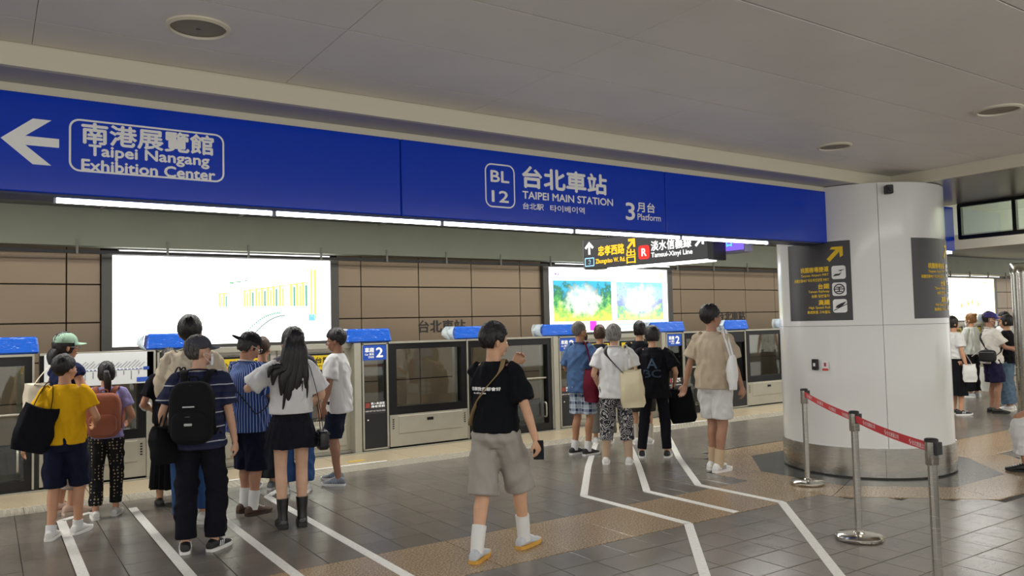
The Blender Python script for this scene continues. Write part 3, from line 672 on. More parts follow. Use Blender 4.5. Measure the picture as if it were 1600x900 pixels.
def sliding(xa, xb, label, group=None, sticker=True):
    t = thing('sliding_door', label, 'platform door', ((xa + xb) / 2, YD, 0), group=group); hw = (xb - xa) / 2
    MB().box(-hw, hw, .1, .24, 1.40, 1.465).build('top_rail', M_STEELP, t); MB().box(-hw, hw, .1, .3, .0, .035).build('sill', M_STEELP, t)
    for s in (-1, 1):
        x0, x1 = (-hw, -.012) if s < 0 else (.012, hw)
        l = MB().box(x0, x1, .14, .2, .04, .44).build('door_leaf', M_STEELP, t)
        MB().box(x0, x1, .14, .2, 1.36, 1.4).build('leaf_rail', M_STEELP, l)
        for a, b in ((x0, x0 + .07), (x1 - .07, x1)): MB().box(a, b, .14, .2, .44, 1.36).build('leaf_stile', M_STEELP, l)
        MB().box(x0 + .07, x1 - .07, .165, .175, .44, 1.36).build('glass_pane', M_GLASS, l)
        MB().bbox(x0 + .06, x1 - .06, .132, .14, .1, .38, .004).build('leaf_panel', M_STEELP, l)
        if sticker:
            MB().box(x0 + .1, x1 - .1, .155, .163, 1.1, 1.34).build('sticker_frame', M_BLACK, l); MB().box(x0 + .13, x1 - .13, .148, .156, 1.125, 1.315).build('yellow_sticker', plain('cfb21c'), l)
            text('小心月台間隙', lambda u, v, q_, x0=x0: (x0 + .17 + u, .146 - q_, 1.215 + v), x1 - x0 - .34, .075, plain('26200a'), l, .002)
            text('Mind the platform gap', lambda u, v, q_, x0=x0: (x0 + .17 + u, .146 - q_, 1.155 + v), x1 - x0 - .34, .035, plain('26200a'), l)
def cover(xa, xb, label, group=None, seed=0):
    t = thing('wrapped_box', label, 'box', ((xa + xb) / 2, YD + .12, 1.466), group=group); hw = (xb - xa) / 2
    mb = MB().bbox(-hw, hw, -.13, .13, 0, .185, .02); mb.v = [(x + .02 * z / .2 * (1 if x < 0 else -1), y * (1 - .25 * (z > .1)), z) for x, y, z in mb.v]
    mb.build('blue_box', custom('blue_wrap', lambda t_: (t_.b.inputs['Base Color'].__setattr__('default_value', (*lin('1a56b8'), 1)), t_.bump(t_.noise(t_.obj((1, 1, 2)), 9, 3), .5, .03)), rough=.2, spec=.6), t)
    rnd = random.Random(seed); w_ = MB(); n, k = 14, 6
    for s in (-1,):
        v = []; f = []
        for i in range(n + 1):
            for j in range(k + 1):
                u = i / n; z = .19 * j / k; bul = .05 * math.sin(PI * j / k) + .012 * noise.noise((u * 6 + seed, j * .8, 0))
                v.append((-hw - .004 - bul * (1 + .6 * math.sin(u * 9 + seed)), -.135 + .27 * u, z))
        for i in range(n):
            for j in range(k): a = i * (k + 1) + j; f.append((a, a + k + 1, a + k + 2, a + 1))
        w_.add(v, f)
    w_.build('plastic_wrap', custom('plastic_wrap', lambda t_: (t_.b.inputs['Base Color'].__setattr__('default_value', (*lin('ccd8da'), 1)), t_.b.inputs['Alpha'].__setattr__('default_value', .75), t_.bump(t_.noise(t_.obj(), 30, 3), .7, .02)), rough=.12, spec=.7), t, True)
# explicit bays (left to right), the repeats beyond the column share a group
escape(-1.3, .43, 'dark glass escape door at the left edge of the photo')
fixed(.47, 1.53, 'glass screen panel below the white route map', route=True)
pedestal(1.53, 2.1, 'screen pedestal behind the tall man in the beige shirt', sign=False)
sliding(2.1, 4.07, 'sliding door pair with yellow stickers behind the left queue')
pedestal(4.07, 4.58, 'screen pedestal with blue car 2 plaque beside the white-shirted man')
fixed(4.58, 5.82, 'glass screen panel with steel base left of the walking man')
escape(5.82, 7.39, 'glass escape door with handle right of the walking man')
pedestal(7.39, 7.9, 'screen pedestal with car 2 plaque behind the man in blue')
sliding(7.9, 9.74, 'sliding door pair with yellow stickers behind the middle queue')
pedestal(9.74, 10.29, 'screen pedestal with car 2 plaque between the black shirt woman and the man in beige')
escape(10.29, 11.28, 'glass escape door hidden partly by the man in the beige shirt')
pedestal(11.28, 11.96, 'plain screen pedestal under the last blue box left of the column', sign=False)
fixed(11.96, 13.2, 'glass screen panel with steel base touching the white column in view')
for lab, a, b in (('blue plastic wrapped box at the left edge of the photo', -.1, .47), ('blue wrapped box in front of the colonnade poster', 1.53, 2.12), ('blue wrapped box above the pedestal beside the white-shirted man', 3.98, 4.63), ('blue wrapped box behind the walking man\'s head', 5.62, 6.3), ('blue wrapped box behind the man in blue', 7.2, 7.95), ('blue wrapped box above the plaque by the black shirt woman', 9.5, 10.35), ('blue wrapped box nearest the white column', 11.38, 12.05)): cover(a, b, lab, seed=int(a * 10))
GF = 'screens beyond the column'
for k in (0, 1, 2):
    b = 13.2 + 5.75 * k
    pedestal(b, b + .5, ('first', 'third', 'fifth')[k] + ' screen pedestal beyond the white column', group=GF, detail=k > 1); sliding(b + .5, b + 2.4, ('nearest', 'middle', 'farthest')[k] + ' sliding door pair beyond the white column', group='far sliding doors', sticker=k > 0)
    pedestal(b + 2.4, b + 2.95, ('second', 'fourth', 'sixth')[k] + ' screen pedestal beyond the white column', group=GF, detail=k > 1); fixed(b + 2.95, b + 5.75, ('nearest', 'middle', 'farthest')[k] + ' glass screen panel beyond the white column', group='far glass panels')
    cover(b - .1, b + .55, ('first', 'third', 'fifth')[k] + ' blue wrapped box beyond the white column', 'far blue boxes', 3); cover(b + 2.3, b + 3.0, ('second', 'fourth', 'sixth')[k] + ' blue wrapped box beyond the white column', 'far blue boxes', 5)

# ================================================================== STANCHIONS AND BELTS
poles = [(6.80, 4.93, 'stanchion post nearest the white column'), (5.40, 3.49, 'middle stanchion post with full round base in view'), (4.48, 2.42, 'nearest stanchion post, cut off by the bottom edge of the photo')]
for i, (x, y, lab) in enumerate(poles):
    t = thing('stanchion', 'steel ' + lab, 'stanchion', (x, y, 0), group='stanchions by the column')
    MB().lathe([(.165, 0.004), (.17, .012), (.168, .03), (.15, .042), (.05, .05)], 40).build('base', M_CHROME, t, True)
    MB().lathe([(.045, .048), (.04, .058), (.03, .062)], 24).build('collar', M_CHROME, t, True)
    MB().lathe([(.026, .055), (.026, .80)], 24).build('pole', M_STEEL, t, True)
    MB().lathe([(.034, .80), (.036, .805), (.036, .93)], 24).build('head', M_STEEL, t, True); MB().lathe([(.037, .93), (.037, .945), (.03, .95)], 24).build('cap', M_BLACKP, t, True)
    MB().box(-.03, .03, -.045, -.03, .86, .93).build('clip', M_BLACKP, t)
M_RED = mat('belt_red', 'c41f2b', .55)
for i in range(2):
    a = Vector((poles[i][0], poles[i][1], .895)); b = Vector((poles[i + 1][0], poles[i + 1][1], .895)); d = (b - a); L = d.length; ang = math.atan2(d.y, d.x)
    t = thing('barrier_belt', ('red retractable belt between the two posts nearest the column', 'red retractable belt running to the nearest post')[i], 'belt', a, ang, 'red belts')
    n = 16; v = []; f = []
    for k in range(n + 1):
        u = .035 + (L - .07) * k / n; sag = -.012 * math.sin(PI * k / n)
        for yy in (-.001, .001):
            for zz in (-.026, .026): v.append((u, yy, zz + sag))
    for k in range(n):
        a_ = 4 * k; f += [(a_, a_ + 4, a_ + 5, a_ + 1), (a_ + 2, a_ + 3, a_ + 7, a_ + 6), (a_ + 1, a_ + 5, a_ + 7, a_ + 3), (a_, a_ + 2, a_ + 6, a_ + 4)]
    MB().add(v, f).build('webbing', M_RED, t)
    for u0 in ((.12, .62, 1.12, 1.6) if i == 0 else (.18, .62, 1.05)):
        for sgn in (-1, 1):
            sag = -.012 * math.sin(PI * u0 / L)
            fx = (lambda u, v, q_, u0=u0, sag=sag: (u0 + .075 + u, .0015 + q_, -.016 + v + sag)) if False else (lambda u, v, q_, u0=u0, sag=sag, sgn=sgn: (u0 + .29 - u if sgn > 0 else u0 + .075 + u, sgn * (.0018 + q_), -.015 + v + sag))
            text('台北捷運公司', fx, .21, .03, M_WHITEP, t)
            m_ = MB()
            for (xa, za) in ((.0, .004), (.014, -.008)): m_.add([(u0 + (.29 + .02 + xa if sgn > 0 else .03 + xa), sgn * .002, sag + za - .012), (u0 + (.325 + xa if sgn > 0 else .045 + xa), sgn * .002, sag + za), (u0 + (.33 + xa if sgn > 0 else .05 + xa), sgn * .002, sag + za + .014), (u0 + (.315 + xa if sgn > 0 else .035 + xa), sgn * .002, sag + za + .004)], [(0, 1, 2, 3)])
            m_.build('emblem', M_WHITEP, t)
# ================================================================== PEOPLE
HX = 1.75
def ik(a, t, l1, l2, pole):
    a, t, pole = Vector(a), Vector(t), Vector(pole); d = t - a; L = d.length
    if L > (l1 + l2) * .997: t = a + d * ((l1 + l2) * .997 / L); d = t - a; L = d.length
    u = d / L; x = (l1 * l1 - l2 * l2 + L * L) / (2 * L); h = math.sqrt(max(l1 * l1 - x * x, 0))
    p = pole - u * pole.dot(u); p.normalize(); return a + u * x + p * h, t
def lerp_rings(R, z):
    if z <= R[0][0]: return R[0][1:]
    for a, b in zip(R[:-1], R[1:]):
        if z <= b[0]:
            k = (z - a[0]) / (b[0] - a[0]); return tuple(a[i] + (b[i] - a[i]) * k for i in (1, 2))
    return R[-1][1:]
class Person: pass
def skin_hand(mb, wrist, d, palm, s, curl=.5, side=1):
    """palm, four bent fingers and a thumb; d = hand direction, palm = normal out of the palm"""
    d = Vector(d).normalized(); palm = Vector(palm); palm = (palm - d * palm.dot(d)).normalized(); x = d.cross(palm) * side
    M = Matrix((x, d, palm)).transposed()
    mb.ell(wrist + d * .045, (.039, .052, .016), 12, 8, M, .8, .8); mb.tube([wrist - d * .02, wrist + d * .03], [(.028, .02), (.034, .017)], 10, ref=x, sub=1)
    for i, (ox, L) in enumerate(((-.030, .068), (-.010, .078), (.010, .073), (.029, .058))):
        b = wrist + d * (.085 - .006 * abs(i - 1)) + x * ox; a1 = .25 + curl * .75; a2 = .3 + curl * 1.5
        sp = x * ((i - 1.5) * .06)
        d1 = (d * math.cos(a1) + palm * math.sin(a1) + sp).normalized(); d2 = (d * math.cos(a2) + palm * math.sin(a2) + sp).normalized()
        mb.tube([b - d * .025, b, b + d1 * L * .5, b + d1 * L * .5 + d2 * L * .5], [.0095, .0095, .0085, .0072], 8, ref=x, sub=2)
    tb = wrist + d * .025 - x * .03; td = (d * .75 - x * .55 + palm * .45).normalized(); td2 = (d * .95 - x * .1 + palm * .4).normalized()
    mb.tube([tb, tb + td * .035, tb + td * .035 + td2 * .032], [.013, .0115, .008], 8, ref=palm, sub=2)

def person(label, x, y, yaw, h, tone='c08f70', top=None, bottom=None, hair=None, shoes=None, feet=None, fw=None, arms=None, head=(0, 0, 0), lean=0, w=1.0, hipz=None,
           socks=None, cap=None, mask=None, glasses=None, vox=.009, seed=0, curl=(.5, .5), palms=(None, None), group=None, poles=(None, None), chest=1.0, kneep=None, detail=True):
    s = h / HX; P = Person(); P.s = s; D = Vector((x, y)); D.normalize(); Rr = Vector((D.y, -D.x)); a = math.radians(yaw)
    f = D * math.cos(a) + Rr * math.sin(a); rz = math.atan2(-f.x, f.y)
    root = thing('person', label, 'person', (x, y, 0), rz, group); P.root = root; P.rz = rz; P.pos = Vector((x, y, 0))
    inv = Matrix.Rotation(-rz, 3, 'Z')
    if fw: feet = [tuple((inv @ (Vector((p[0], p[1], 0)) - P.pos)) / s)[:2] + (p[2] if len(p) > 2 else 0, p[3] if len(p) > 3 else 0) for p in fw]
    feet = feet or [(-.10, .0, 8), (.10, .0, -8)]
    feet = [tuple(q) + (0,) * (4 - len(q)) for q in feet]
    if hipz is None:
        hipz = .93
        for i, q in enumerate(feet):
            dx = q[0] - (-.085 if i == 0 else .085); hipz = min(hipz, .085 + q[3] + math.sqrt(max(.845 ** 2 - dx * dx - q[1] ** 2, .2)))
    dz = hipz - .93
    def bend(p):                                             # lean of the upper body + pelvis height
        p = Vector(p); return Vector((p.x, p.y + lean * max(0, p.z - .95) , p.z + dz))
    sc_ = lambda mb: mb.xf(lambda p: p * s)
    # ---- joints
    legs = []
    for i, q in enumerate(feet):
        sg = -1 if i == 0 else 1; hip = Vector((sg * .088, 0, hipz)); fy = math.radians(q[2]); fd = Vector((-math.sin(fy), math.cos(fy), 0))
        ank = Vector((q[0], q[1], .085 + q[3])); knee, ank = ik(hip, ank, .43, .42, (kneep[i] if kneep else fd * 1.0 + Vector((sg * .05, 0, 0)))); legs.append((hip, knee, ank, fd))
    arms = arms or [None, None]; AR = []
    for i, q in enumerate(arms):
        sg = -1 if i == 0 else 1; sh = bend((sg * .158 * w, 0, 1.405)); t = Vector(q) if q else Vector((sg * .255 * w, .05, .875)); t = Vector((t.x, t.y, t.z + dz)) if q is None else t + Vector((0, 0, dz))
        po = poles[i] or (sg * .5, -1, -.25); el, wr = ik(sh, t, .285, .25, po); AR.append((sh, el, wr))
    P.arms = [[j * s for j in A_] for A_ in AR]; P.legs = legs
    # ---- body
    b = MB()
    BR = [(.84, .10, .09), (.90, .145 * w, .105 * w), (.96, .15 * w, .105 * w), (1.08, .132 * w, .09 * w), (1.2, .14 * w, .098 * w), (1.3, .146 * w, .102 * w), (1.38, .138 * w, .09), (1.43, .105, .068), (1.465, .062, .06), (1.5, .054, .056), (1.56, .052, .055)]
    b.tube([bend((0, 0, r[0])) + Vector((0, -.012 if r[0] > 1.43 else 0, 0)) for r in BR], [r[1:] for r in BR], 20, sub=2)
    lt = .78 if bottom and bottom.get('kind') == 'trousers' and bottom.get('len', 0) > .9 else 1
    for (hip, knee, ank, fd) in legs:
        b.tube([hip + Vector((0, 0, .03)), hip * .6 + knee * .4, knee, knee * .7 + ank * .3 - fd * .012, knee * .4 + ank * .6, ank + Vector((0, 0, .02)), ank - Vector((0, 0, .05))],
               [.076 * w * lt, .07 * w * lt, .053 * lt, .054 * (.5 + .5 * w) * lt, .044 * lt, .036, .034], 14, sub=3)
        b.tube([ank - fd * .04 + Vector((0, 0, -.05)), ank + fd * .06 + Vector((0, 0, -.045)), ank + fd * .15 + Vector((0, 0, -.062))], [(.03, .03), (.036, .032), (.036, .018)], 10, ref=(1, 0, 0), sub=2)
    for i, (sh, el, wr) in enumerate(AR):
        sg = -1 if i == 0 else 1
        b.tube([sh - Vector((sg * .05, 0, -.01)), sh, sh * .55 + el * .45, el, el * .72 + wr * .28, el * .3 + wr * .7, wr], [.042, .046, .042 * w, .036, .037, .030, .025], 12, sub=3)
        d = (wr - el).normalized(); pn = Vector(palms[i]) if palms[i] else Vector((-sg, .15, 0))
        skin_hand(b, wr, d, pn, s, curl[i], sg * (1 if True else -1))
    hp = bend((0, -.008, 1.535)); hy, hpit, hrol = (math.radians(v) for v in head)
    HM = Matrix.Rotation(-hy, 3, 'Z') @ Matrix.Rotation(hpit, 3, 'X') @ Matrix.Rotation(hrol, 3, 'Y')
    H = lambda p: hp + HM @ (Vector(p) * 1.075)
    he = MB(); he.ell((0, -.006, .112), (.074, .093, .094), 20, 12); he.ell((0, .03, .062), (.06, .064, .088), 18, 12); he.ell((0, .06, -.002), (.03, .028, .02), 12, 8)
    he.ell((0, .079, .097), (.046, .014, .011), 12, 8); he.tube([(0, .088, .088), (0, .103, .06), (0, .107, .048)], [.008, .011, .014], 8, sub=2); he.ell((0, .088, .02), (.021, .009, .009), 10, 6)
    for sg in (-1, 1): he.ell((sg * .076, -.006, .066), (.011, .019, .032), 10, 8, Matrix.Rotation(sg * .35, 3, 'Z')); he.ell((sg * .04, .07, .05), (.022, .018, .02), 10, 6)
    he.xf(H); b.add(he.v, he.f)
    body = sc_(b).build('body', skin(tone), root); remesh(body, vox * s if vox < .012 else vox, 3)
    if detail:
        for sg in (-1, 1):
            e = MB().ell((0, 0, 0), (.0125, .0125, .0095), 10, 8).xf(lambda p: (H((sg * .03, .079, .076)) + HM @ p * 1.075) * s).build('eye', plain('e8e4de', .2), root, True)
            MB().ell((0, 0, 0), (.0062, .003, .0062), 10, 6).xf(lambda p: (H((sg * .03, .091, .076)) + HM @ p) * s).build('iris', plain('1a120d', .2), e, True)
            MB().tube([(sg * .014, .096, .096), (sg * .03, .095, .101), (sg * .047, .082, .097)], [(.002, .004)], 6, ref=(0, 1, 0), sub=2).xf(lambda p: H(p) * s).build('eyebrow', plain('1a1613', .8), root)
        MB().ell((0, .094, .02), (.02, .006, .006), 10, 6).xf(lambda p: H(p) * s).build('lips', plain('a05a50', .5), root, True)
    P.H = lambda p: H(p) * s; P.HM = HM
    # ---- top
    P.rings = [(z, rx, ry) for z, rx, ry in BR]; P.bend = bend
    if top:
        c, o = top['m'], top; L = o.get('loose', .02); hem = o.get('hem', .87); sl = o.get('sleeve', .7)
        L2 = L * .8; TR = [(hem, .16 * w + L2 + o.get('flare', 0), .125 * w + L2), (max(1.0, hem + .05), .158 * w + L2, .122 * w + L2), (1.13, .15 * w + L2, .114 * w + L2 * .9), (1.28, .163 * w + L2 * .7, .124 * w + L2 * .6), (1.37, .166 * w + L2 * .4, .114 * w + L2 * .35), (1.425, .14 * w + L2 * .2, .098), (1.455, .088, .08), (1.475, .072, .07)]
        m = MB(); m.tube([bend((0, -.006 if r[0] > 1.4 else 0, r[0])) for r in TR], [r[1:] for r in TR], 28, sub=3)
        if sl > 0:
            for i, (sh, el, wr) in enumerate(AR):
                sg = -1 if i == 0 else 1; sw = o.get('sw', .012) + L * .5
                pts = [sh - Vector((sg * .075, 0, -.01)), sh + Vector((sg * .0, 0, .004)), sh * .5 + el * .5]; rr = [.056, .063, .053 * w + sw * .8]
                if sl <= 1: pts[-1] = sh * (1 - sl * .6) + el * sl * .6; pts.append(sh * (1 - sl) + el * sl); rr.append(.051 * w + sw)
                else: pts += [el, el * (2 - sl) + wr * (sl - 1)]; rr += [.052 + sw * .7, .042 + sw * .5]
                m.tube(pts, rr, 16, sub=3)
        P.rings = TR; ob = sc_(m).build(o.get('name', 'shirt'), c, root); remesh(ob, .011 * s, 3, (o.get('fold', .020), 52, .45), seed)
        if o.get('collar'):
            cm = MB(); cm.tube([bend((.075 * math.cos(t), -.006 + .075 * math.sin(t), 1.475 + .012 * math.sin(t) * -1)) for t in np.linspace(0, 2 * PI, 17)[:-1]], [(.006, .018)], 8, ref=(0, 0, 1), sub=2, closed=True)
            cm.xf(lambda p: p * s).build('collar', c if o['collar'] is True else o['collar'], root, True)
        P.shirt = ob
    # ---- bottom
    if bottom:
        o = bottom; k = o.get('kind', 'shorts'); L = o.get('loose', .02); m = MB(); e = o.get('len', .42)
        zt = 1.03 + dz
        if k in ('shorts', 'trousers'):
            hm_ = top.get('hem', .87) if top else 1.1; tl = top.get('loose', .02) * .8 if top else .05
            PR = [(1.03, .15 * w, .112 * w), (.96, .165 * w + L * .4, .122 * w + L * .4), (.90, .17 * w + L * .5, .128 * w + L * .5), (.83, .145 * w, .108 * w)]
            PR = [(z_, min(a_, .16 * w + tl - .014), min(b_, .125 * w + tl - .014)) if z_ > hm_ - .03 else (z_, a_, b_) for z_, a_, b_ in PR]
            m.tube([(0, 0, r_[0] + dz) for r_ in PR], [r_[1:] for r_ in PR], 24, sub=3)
            for i, (hip, knee, ank, fd) in enumerate(legs):
                tot = .85; pts = []; rr = []
                def at(t):
                    dd = t * tot
                    return hip + (knee - hip) * (dd / .43) if dd < .43 else knee + (ank - knee) * ((dd - .43) / .42)
                r0 = .082 * w + L * .5 - (.012 if hm_ < .86 else 0); r1 = o.get('end', .078 * w + L) * .93 + .003
                ts = [0, e * .35, e * .7, e] if e < .7 else [0, .25, .5, .75, e]
                for t in ts: pts.append(at(t)); rr.append(r0 + (r1 - r0) * (t / e) ** .8)
                m.tube(pts, [(r, r * 1.02) for r in rr], 18, sub=3)
            ob = sc_(m).build(o.get('name', k), o['m'], root); remesh(ob, .011 * s, 3, (o.get('fold', .018), 48, .5), seed + 5)
        else:
            tiers = o.get('tiers', [(1.04, .145, .87, .20), (.93, .195, .79, .225), (.83, .215, .70, .235)]); kk = 96
            for ti, (za, ra, zb, rb) in enumerate(tiers):
                v = []; ff = []; rn = 8
                for j in range(rn + 1):
                    t = j / rn; z = za + (zb - za) * t; r = (ra + (rb - ra) * t) * w; am = o.get('wave', .012) * t
                    for i in range(kk):
                        th = 2 * PI * i / kk; q_ = r + am * math.sin(th * (15 + 2 * ti) + ti + 1.5 * math.sin(th * 3)) + .4 * am * math.sin(th * 7)
                        v.append((q_ * math.cos(th), q_ * .78 * math.sin(th), z + dz + .006 * math.sin(th * 5 + ti) * t))
                for j in range(rn):
                    for i in range(kk): ff.append((j * kk + i, j * kk + (i + 1) % kk, (j + 1) * kk + (i + 1) % kk, (j + 1) * kk + i))
                ff.append(tuple(range(kk))); ff.append(tuple(rn * kk + i for i in range(kk)))
                sc_(MB().add(v, ff)).build('skirt_tier', o['m'], root, True)
    # ---- shoes and socks
    if shoes:
        for i, (hip, knee, ank, fd) in enumerate(legs):
            q = feet[i]; fa = math.radians(q[2]); M = Matrix.Rotation(fa, 3, 'Z'); g = Vector((ank.x, ank.y, ank.z - .085))
            T = lambda p: (g + M @ Vector(p)) * s
            u = MB(); stn = [(-.078, .022, .05), (-.07, .034, .078), (-.04, .041, .098), (.005, .042, .104), (.05, .043, .092), (.095, .047, .07), (.14, .047, .056), (.175, .04, .048), (.196, .022, .036)]
            n = 16; v = []; ff = []
            for yy, ww, hh in stn:
                for t in range(n):
                    th = 2 * PI * t / n; cx_, cz_ = math.cos(th), math.sin(th); cz2 = cz_ if cz_ > 0 else cz_ * .35
                    v.append((ww * math.copysign(abs(cx_) ** .8, cx_), yy, .022 + (hh - .022) * (.3 + .7 * cz2) if cz_ > 0 else .022 + (hh - .022) * .3 * (1 + cz_)))
            for j in range(len(stn) - 1):
                for t in range(n): ff.append((j * n + t, j * n + (t + 1) % n, (j + 1) * n + (t + 1) % n, (j + 1) * n + t))
            ff += [tuple(range(n))[::-1], tuple((len(stn) - 1) * n + t for t in range(n))]
            u.add(v, ff)
            sh = u.xf(T).build('boot' if shoes.get('boot') else 'shoe', shoes['m'], root, True)
            th_ = shoes.get('th', .026)
            ol = [(ww * 1.06, yy) for yy, ww, _ in stn] + [(-ww * 1.06, yy) for yy, ww, _ in stn[::-1]]
            so = MB().prism(ol, 0, th_); so.v = [(x_, y_, z_ + (.016 * max(0, (y_ - .13) / .07) if not shoes.get('boot') else 0)) for x_, y_, z_ in so.v]
            so.xf(T).build('sole', shoes.get('sole') or plain('e4e2dd', .6), sh)
            if shoes.get('boot'):
                MB().tube([(0, -.02, .06), (0, -.012, .13), (0, -.008, .2), (0, -.005, .255)], [(.043, .05), (.042, .048), (.049, .053), (.053, .056)], 16, sub=2).xf(T).build('boot_shaft', shoes['m'], sh, True)
                MB().bbox(-.04, .04, -.08, .0, -.0, .05, .006).xf(T).build('heel', shoes['m'], sh)
                for kq in range(6): MB().tube([(-.03, .045 - .006 * kq, .09 + .025 * kq), (0, .06 - .008 * kq, .095 + .025 * kq), (.03, .045 - .006 * kq, .1 + .025 * kq)], [.0035], 6, sub=2).xf(T).build('lace', plain('2a2a2a'), sh)
            elif detail:
                lc = shoes.get('lace') or plain('d8d8d8', .7)
                for kq in range(4): MB().tube([(-.026, .045 + .022 * kq, .088 - .011 * kq), (0, .05 + .022 * kq, .099 - .0105 * kq), (.026, .045 + .022 * kq, .088 - .011 * kq)], [.0035], 6, sub=2).xf(T).build('lace', lc, sh)
                if shoes.get('stripe'):
                    for sg in (-1, 1):
                        for kq in range(3): MB().tube([(sg * .043, .01 + .022 * kq, .035), (sg * .040, .024 + .022 * kq, .072)], [.0045, .004], 6, sub=1).xf(T).build('stripe', shoes['stripe'], sh)
            if socks:
                e = socks.get('len', .14); r = .043
                MB().tube([ank + Vector((0, 0, -.03)), ank + (knee - ank) * (e * .5 / .42), ank + (knee - ank) * (e / .42)], [.048, .045 + .04 * e, .044 + .06 * e], 16, sub=2).xf(lambda p: p * s).build('sock', socks['m'], root, True)
    # ---- hair
    if hair:
        hm = hair['m']; k = hair.get('kind', 'short'); rx, ry, rzz = hair.get('r', (.084, .103, .102)); c = Vector(hair.get('c', (0, -.014, .118)))
        if k == 'short': lim = lambda az: .125 if az > .62 else (.055 + .075 * max(0, az) if az > -.25 else .055 - .055 * min(1, (-az - .25) / .6))
        elif k == 'bob': lim = lambda az: .13 if az > .72 else (.01 if az > .1 else -.03)
        else: lim = lambda az: .125 if az > .66 else .0
        if hair.get('lim'): lim = hair['lim']
        v = []; ff = []; n, kk = 84, 22; amp = hair.get('amp', .010); rnd = seed * 1.7
        for i in range(n):
            th = 2 * PI * i / n; ax, ay = math.sin(th), math.cos(th)
            zl = lim(ay) - c.z; ph1 = math.asin(max(-.97, min(.97, zl / rzz)))
            for j in range(kk + 1):
                ph = PI / 2 - (PI / 2 - ph1) * j / kk; cr = math.cos(ph)
                if ph < 0 and k != 'short': cr = 1 - (1 - cr) * .35
                dv = Vector((ax * cr, ay * cr, math.sin(ph))); nz = noise.noise(Vector((dv.x * 3.2 + rnd, dv.y * 3.2, dv.z * 2.2))) + .9 * noise.noise(Vector((dv.x * 13 + rnd, dv.y * 13, dv.z * 5))) + .5 * noise.noise(Vector((dv.x * 26 + rnd, dv.y * 26, dv.z * 9)))
                fct = 1 + amp * 9 * nz * .55 - (.10 * (j == kk) if k == 'short' else 0) - (.04 * (j == kk - 1) if k == 'short' else 0)
                v.append(c + Vector((dv.x * rx * fct, dv.y * ry * fct, dv.z * rzz * (1 + amp * 5 * nz))))
        for i in range(n):
            i2 = (i + 1) % n
            for j in range(kk): ff.append((i * (kk + 1) + j, i * (kk + 1) + j + 1, i2 * (kk + 1) + j + 1, i2 * (kk + 1) + j))
        ce = len(v); v.append(Vector((0, -.02, .06)))
        for i in range(n): ff.append((i * (kk + 1) + kk, ce, ((i + 1) % n) * (kk + 1) + kk))
        ho = MB().add(v, ff).xf(lambda p: H(p) * s).build('hair', hm, root, True)
        if k == 'tail':
            MB().tube([H((0, -.1, .11)), H((0, -.135, .1)), H((.01, -.14, .03)), H((.012, -.125, -.06)), H((.01, -.11, -.17))], [(.02, .02), (.034, .03), (.04, .034), (.034, .026), (.012, .01)], 16, sub=5).xf(lambda p: p * s).build('ponytail', hm, ho, True)
            MB().tube([H((.02 * math.cos(t), -.113, .108 + .02 * math.sin(t))) * s for t in np.linspace(0, 2 * PI, 13)[:-1]], [.007], 8, ref=(0, 1, 0), sub=1, closed=True).build('hair_clip', plain('c8c0d8', .3), ho, True)
        if k == 'bun': MB().ell((0, 0, 0), (.04, .036, .036), 14, 10).xf(lambda p: H((0, -.1, .175)) * s + p * s).build('bun', hm, ho, True)
        for lk in hair.get('locks', []):
            MB().tube([H(p) if len(p) == 3 else bend(p[:3]) for p in lk[0]], lk[1], 16, ref=(1, .2, 0), sub=5).xf(lambda p: p * s).build('hair_lock', hm, ho, True)
    if cap:
        cm = cap['m']; bk = cap.get('dir', 1)
        d = MB(); v = []; ff = []; n, kk = 32, 10
        for i in range(n):
            th = 2 * PI * i / n
            for j in range(kk + 1):
                ph = PI / 2 * (1 - j / kk); q_ = math.cos(ph) ** .85; v.append((.089 * q_ * math.sin(th), -.008 + .108 * q_ * math.cos(th), .118 + .098 * math.sin(ph)))
        for i in range(n):
            i2 = (i + 1) % n
            for j in range(kk): ff.append((i * (kk + 1) + j, i * (kk + 1) + j + 1, i2 * (kk + 1) + j + 1, i2 * (kk + 1) + j))
        ff.append(tuple(i * (kk + 1) + kk for i in range(n)))
        co = d.add(v, ff).xf(lambda p: H(p) * s).build('cap', cm, root, True)
        v = []; ff = []; n = 14
        for i in range(n + 1):
            a_ = -1.05 + 2.1 * i / n
            for (rr, zz) in ((1.0, 0), (1.0, .006), (1.0 + .68 * math.cos(a_ * 1.25) ** .7 if abs(a_) < 1.04 else 1.02, -.004 - .02 * abs(a_) * cap.get('curve', 1)), (1.0 + .68 * math.cos(a_ * 1.25) ** .7 if abs(a_) < 1.04 else 1.02, .001 - .02 * abs(a_) * cap.get('curve', 1))):
                v.append((.09 * rr ** .6 * math.sin(a_), bk * (.108 * rr * math.cos(a_)) - .008, .12 + zz + cap.get('tilt', 0) * (rr - 1)))
        for i in range(n):
            a_ = 4 * i; ff += [(a_ + 1, a_ + 5, a_ + 7, a_ + 3), (a_, a_ + 2, a_ + 6, a_ + 4), (a_ + 2, a_ + 3, a_ + 7, a_ + 6)]
        MB().add(v, ff).xf(lambda p: H(p) * s).build('brim', cap.get('bm', cm), co, True)
        MB().ell((0, -.008, .217), (.009, .009, .005), 10, 6).xf(lambda p: H(p) * s).build('button', cm, co, True)
        for q_ in range(3):
            t_ = q_ * PI / 3; pts = [(.0905 * math.cos(p_) * math.sin(t_), -.008 + .1095 * math.cos(p_) * math.cos(t_), .119 + .0985 * math.sin(p_)) for p_ in np.linspace(.05, PI - .05, 13)]
            MB().tube(pts, [.0016], 5, sub=1).xf(lambda p: H(p) * s).build('seam', cm, co)
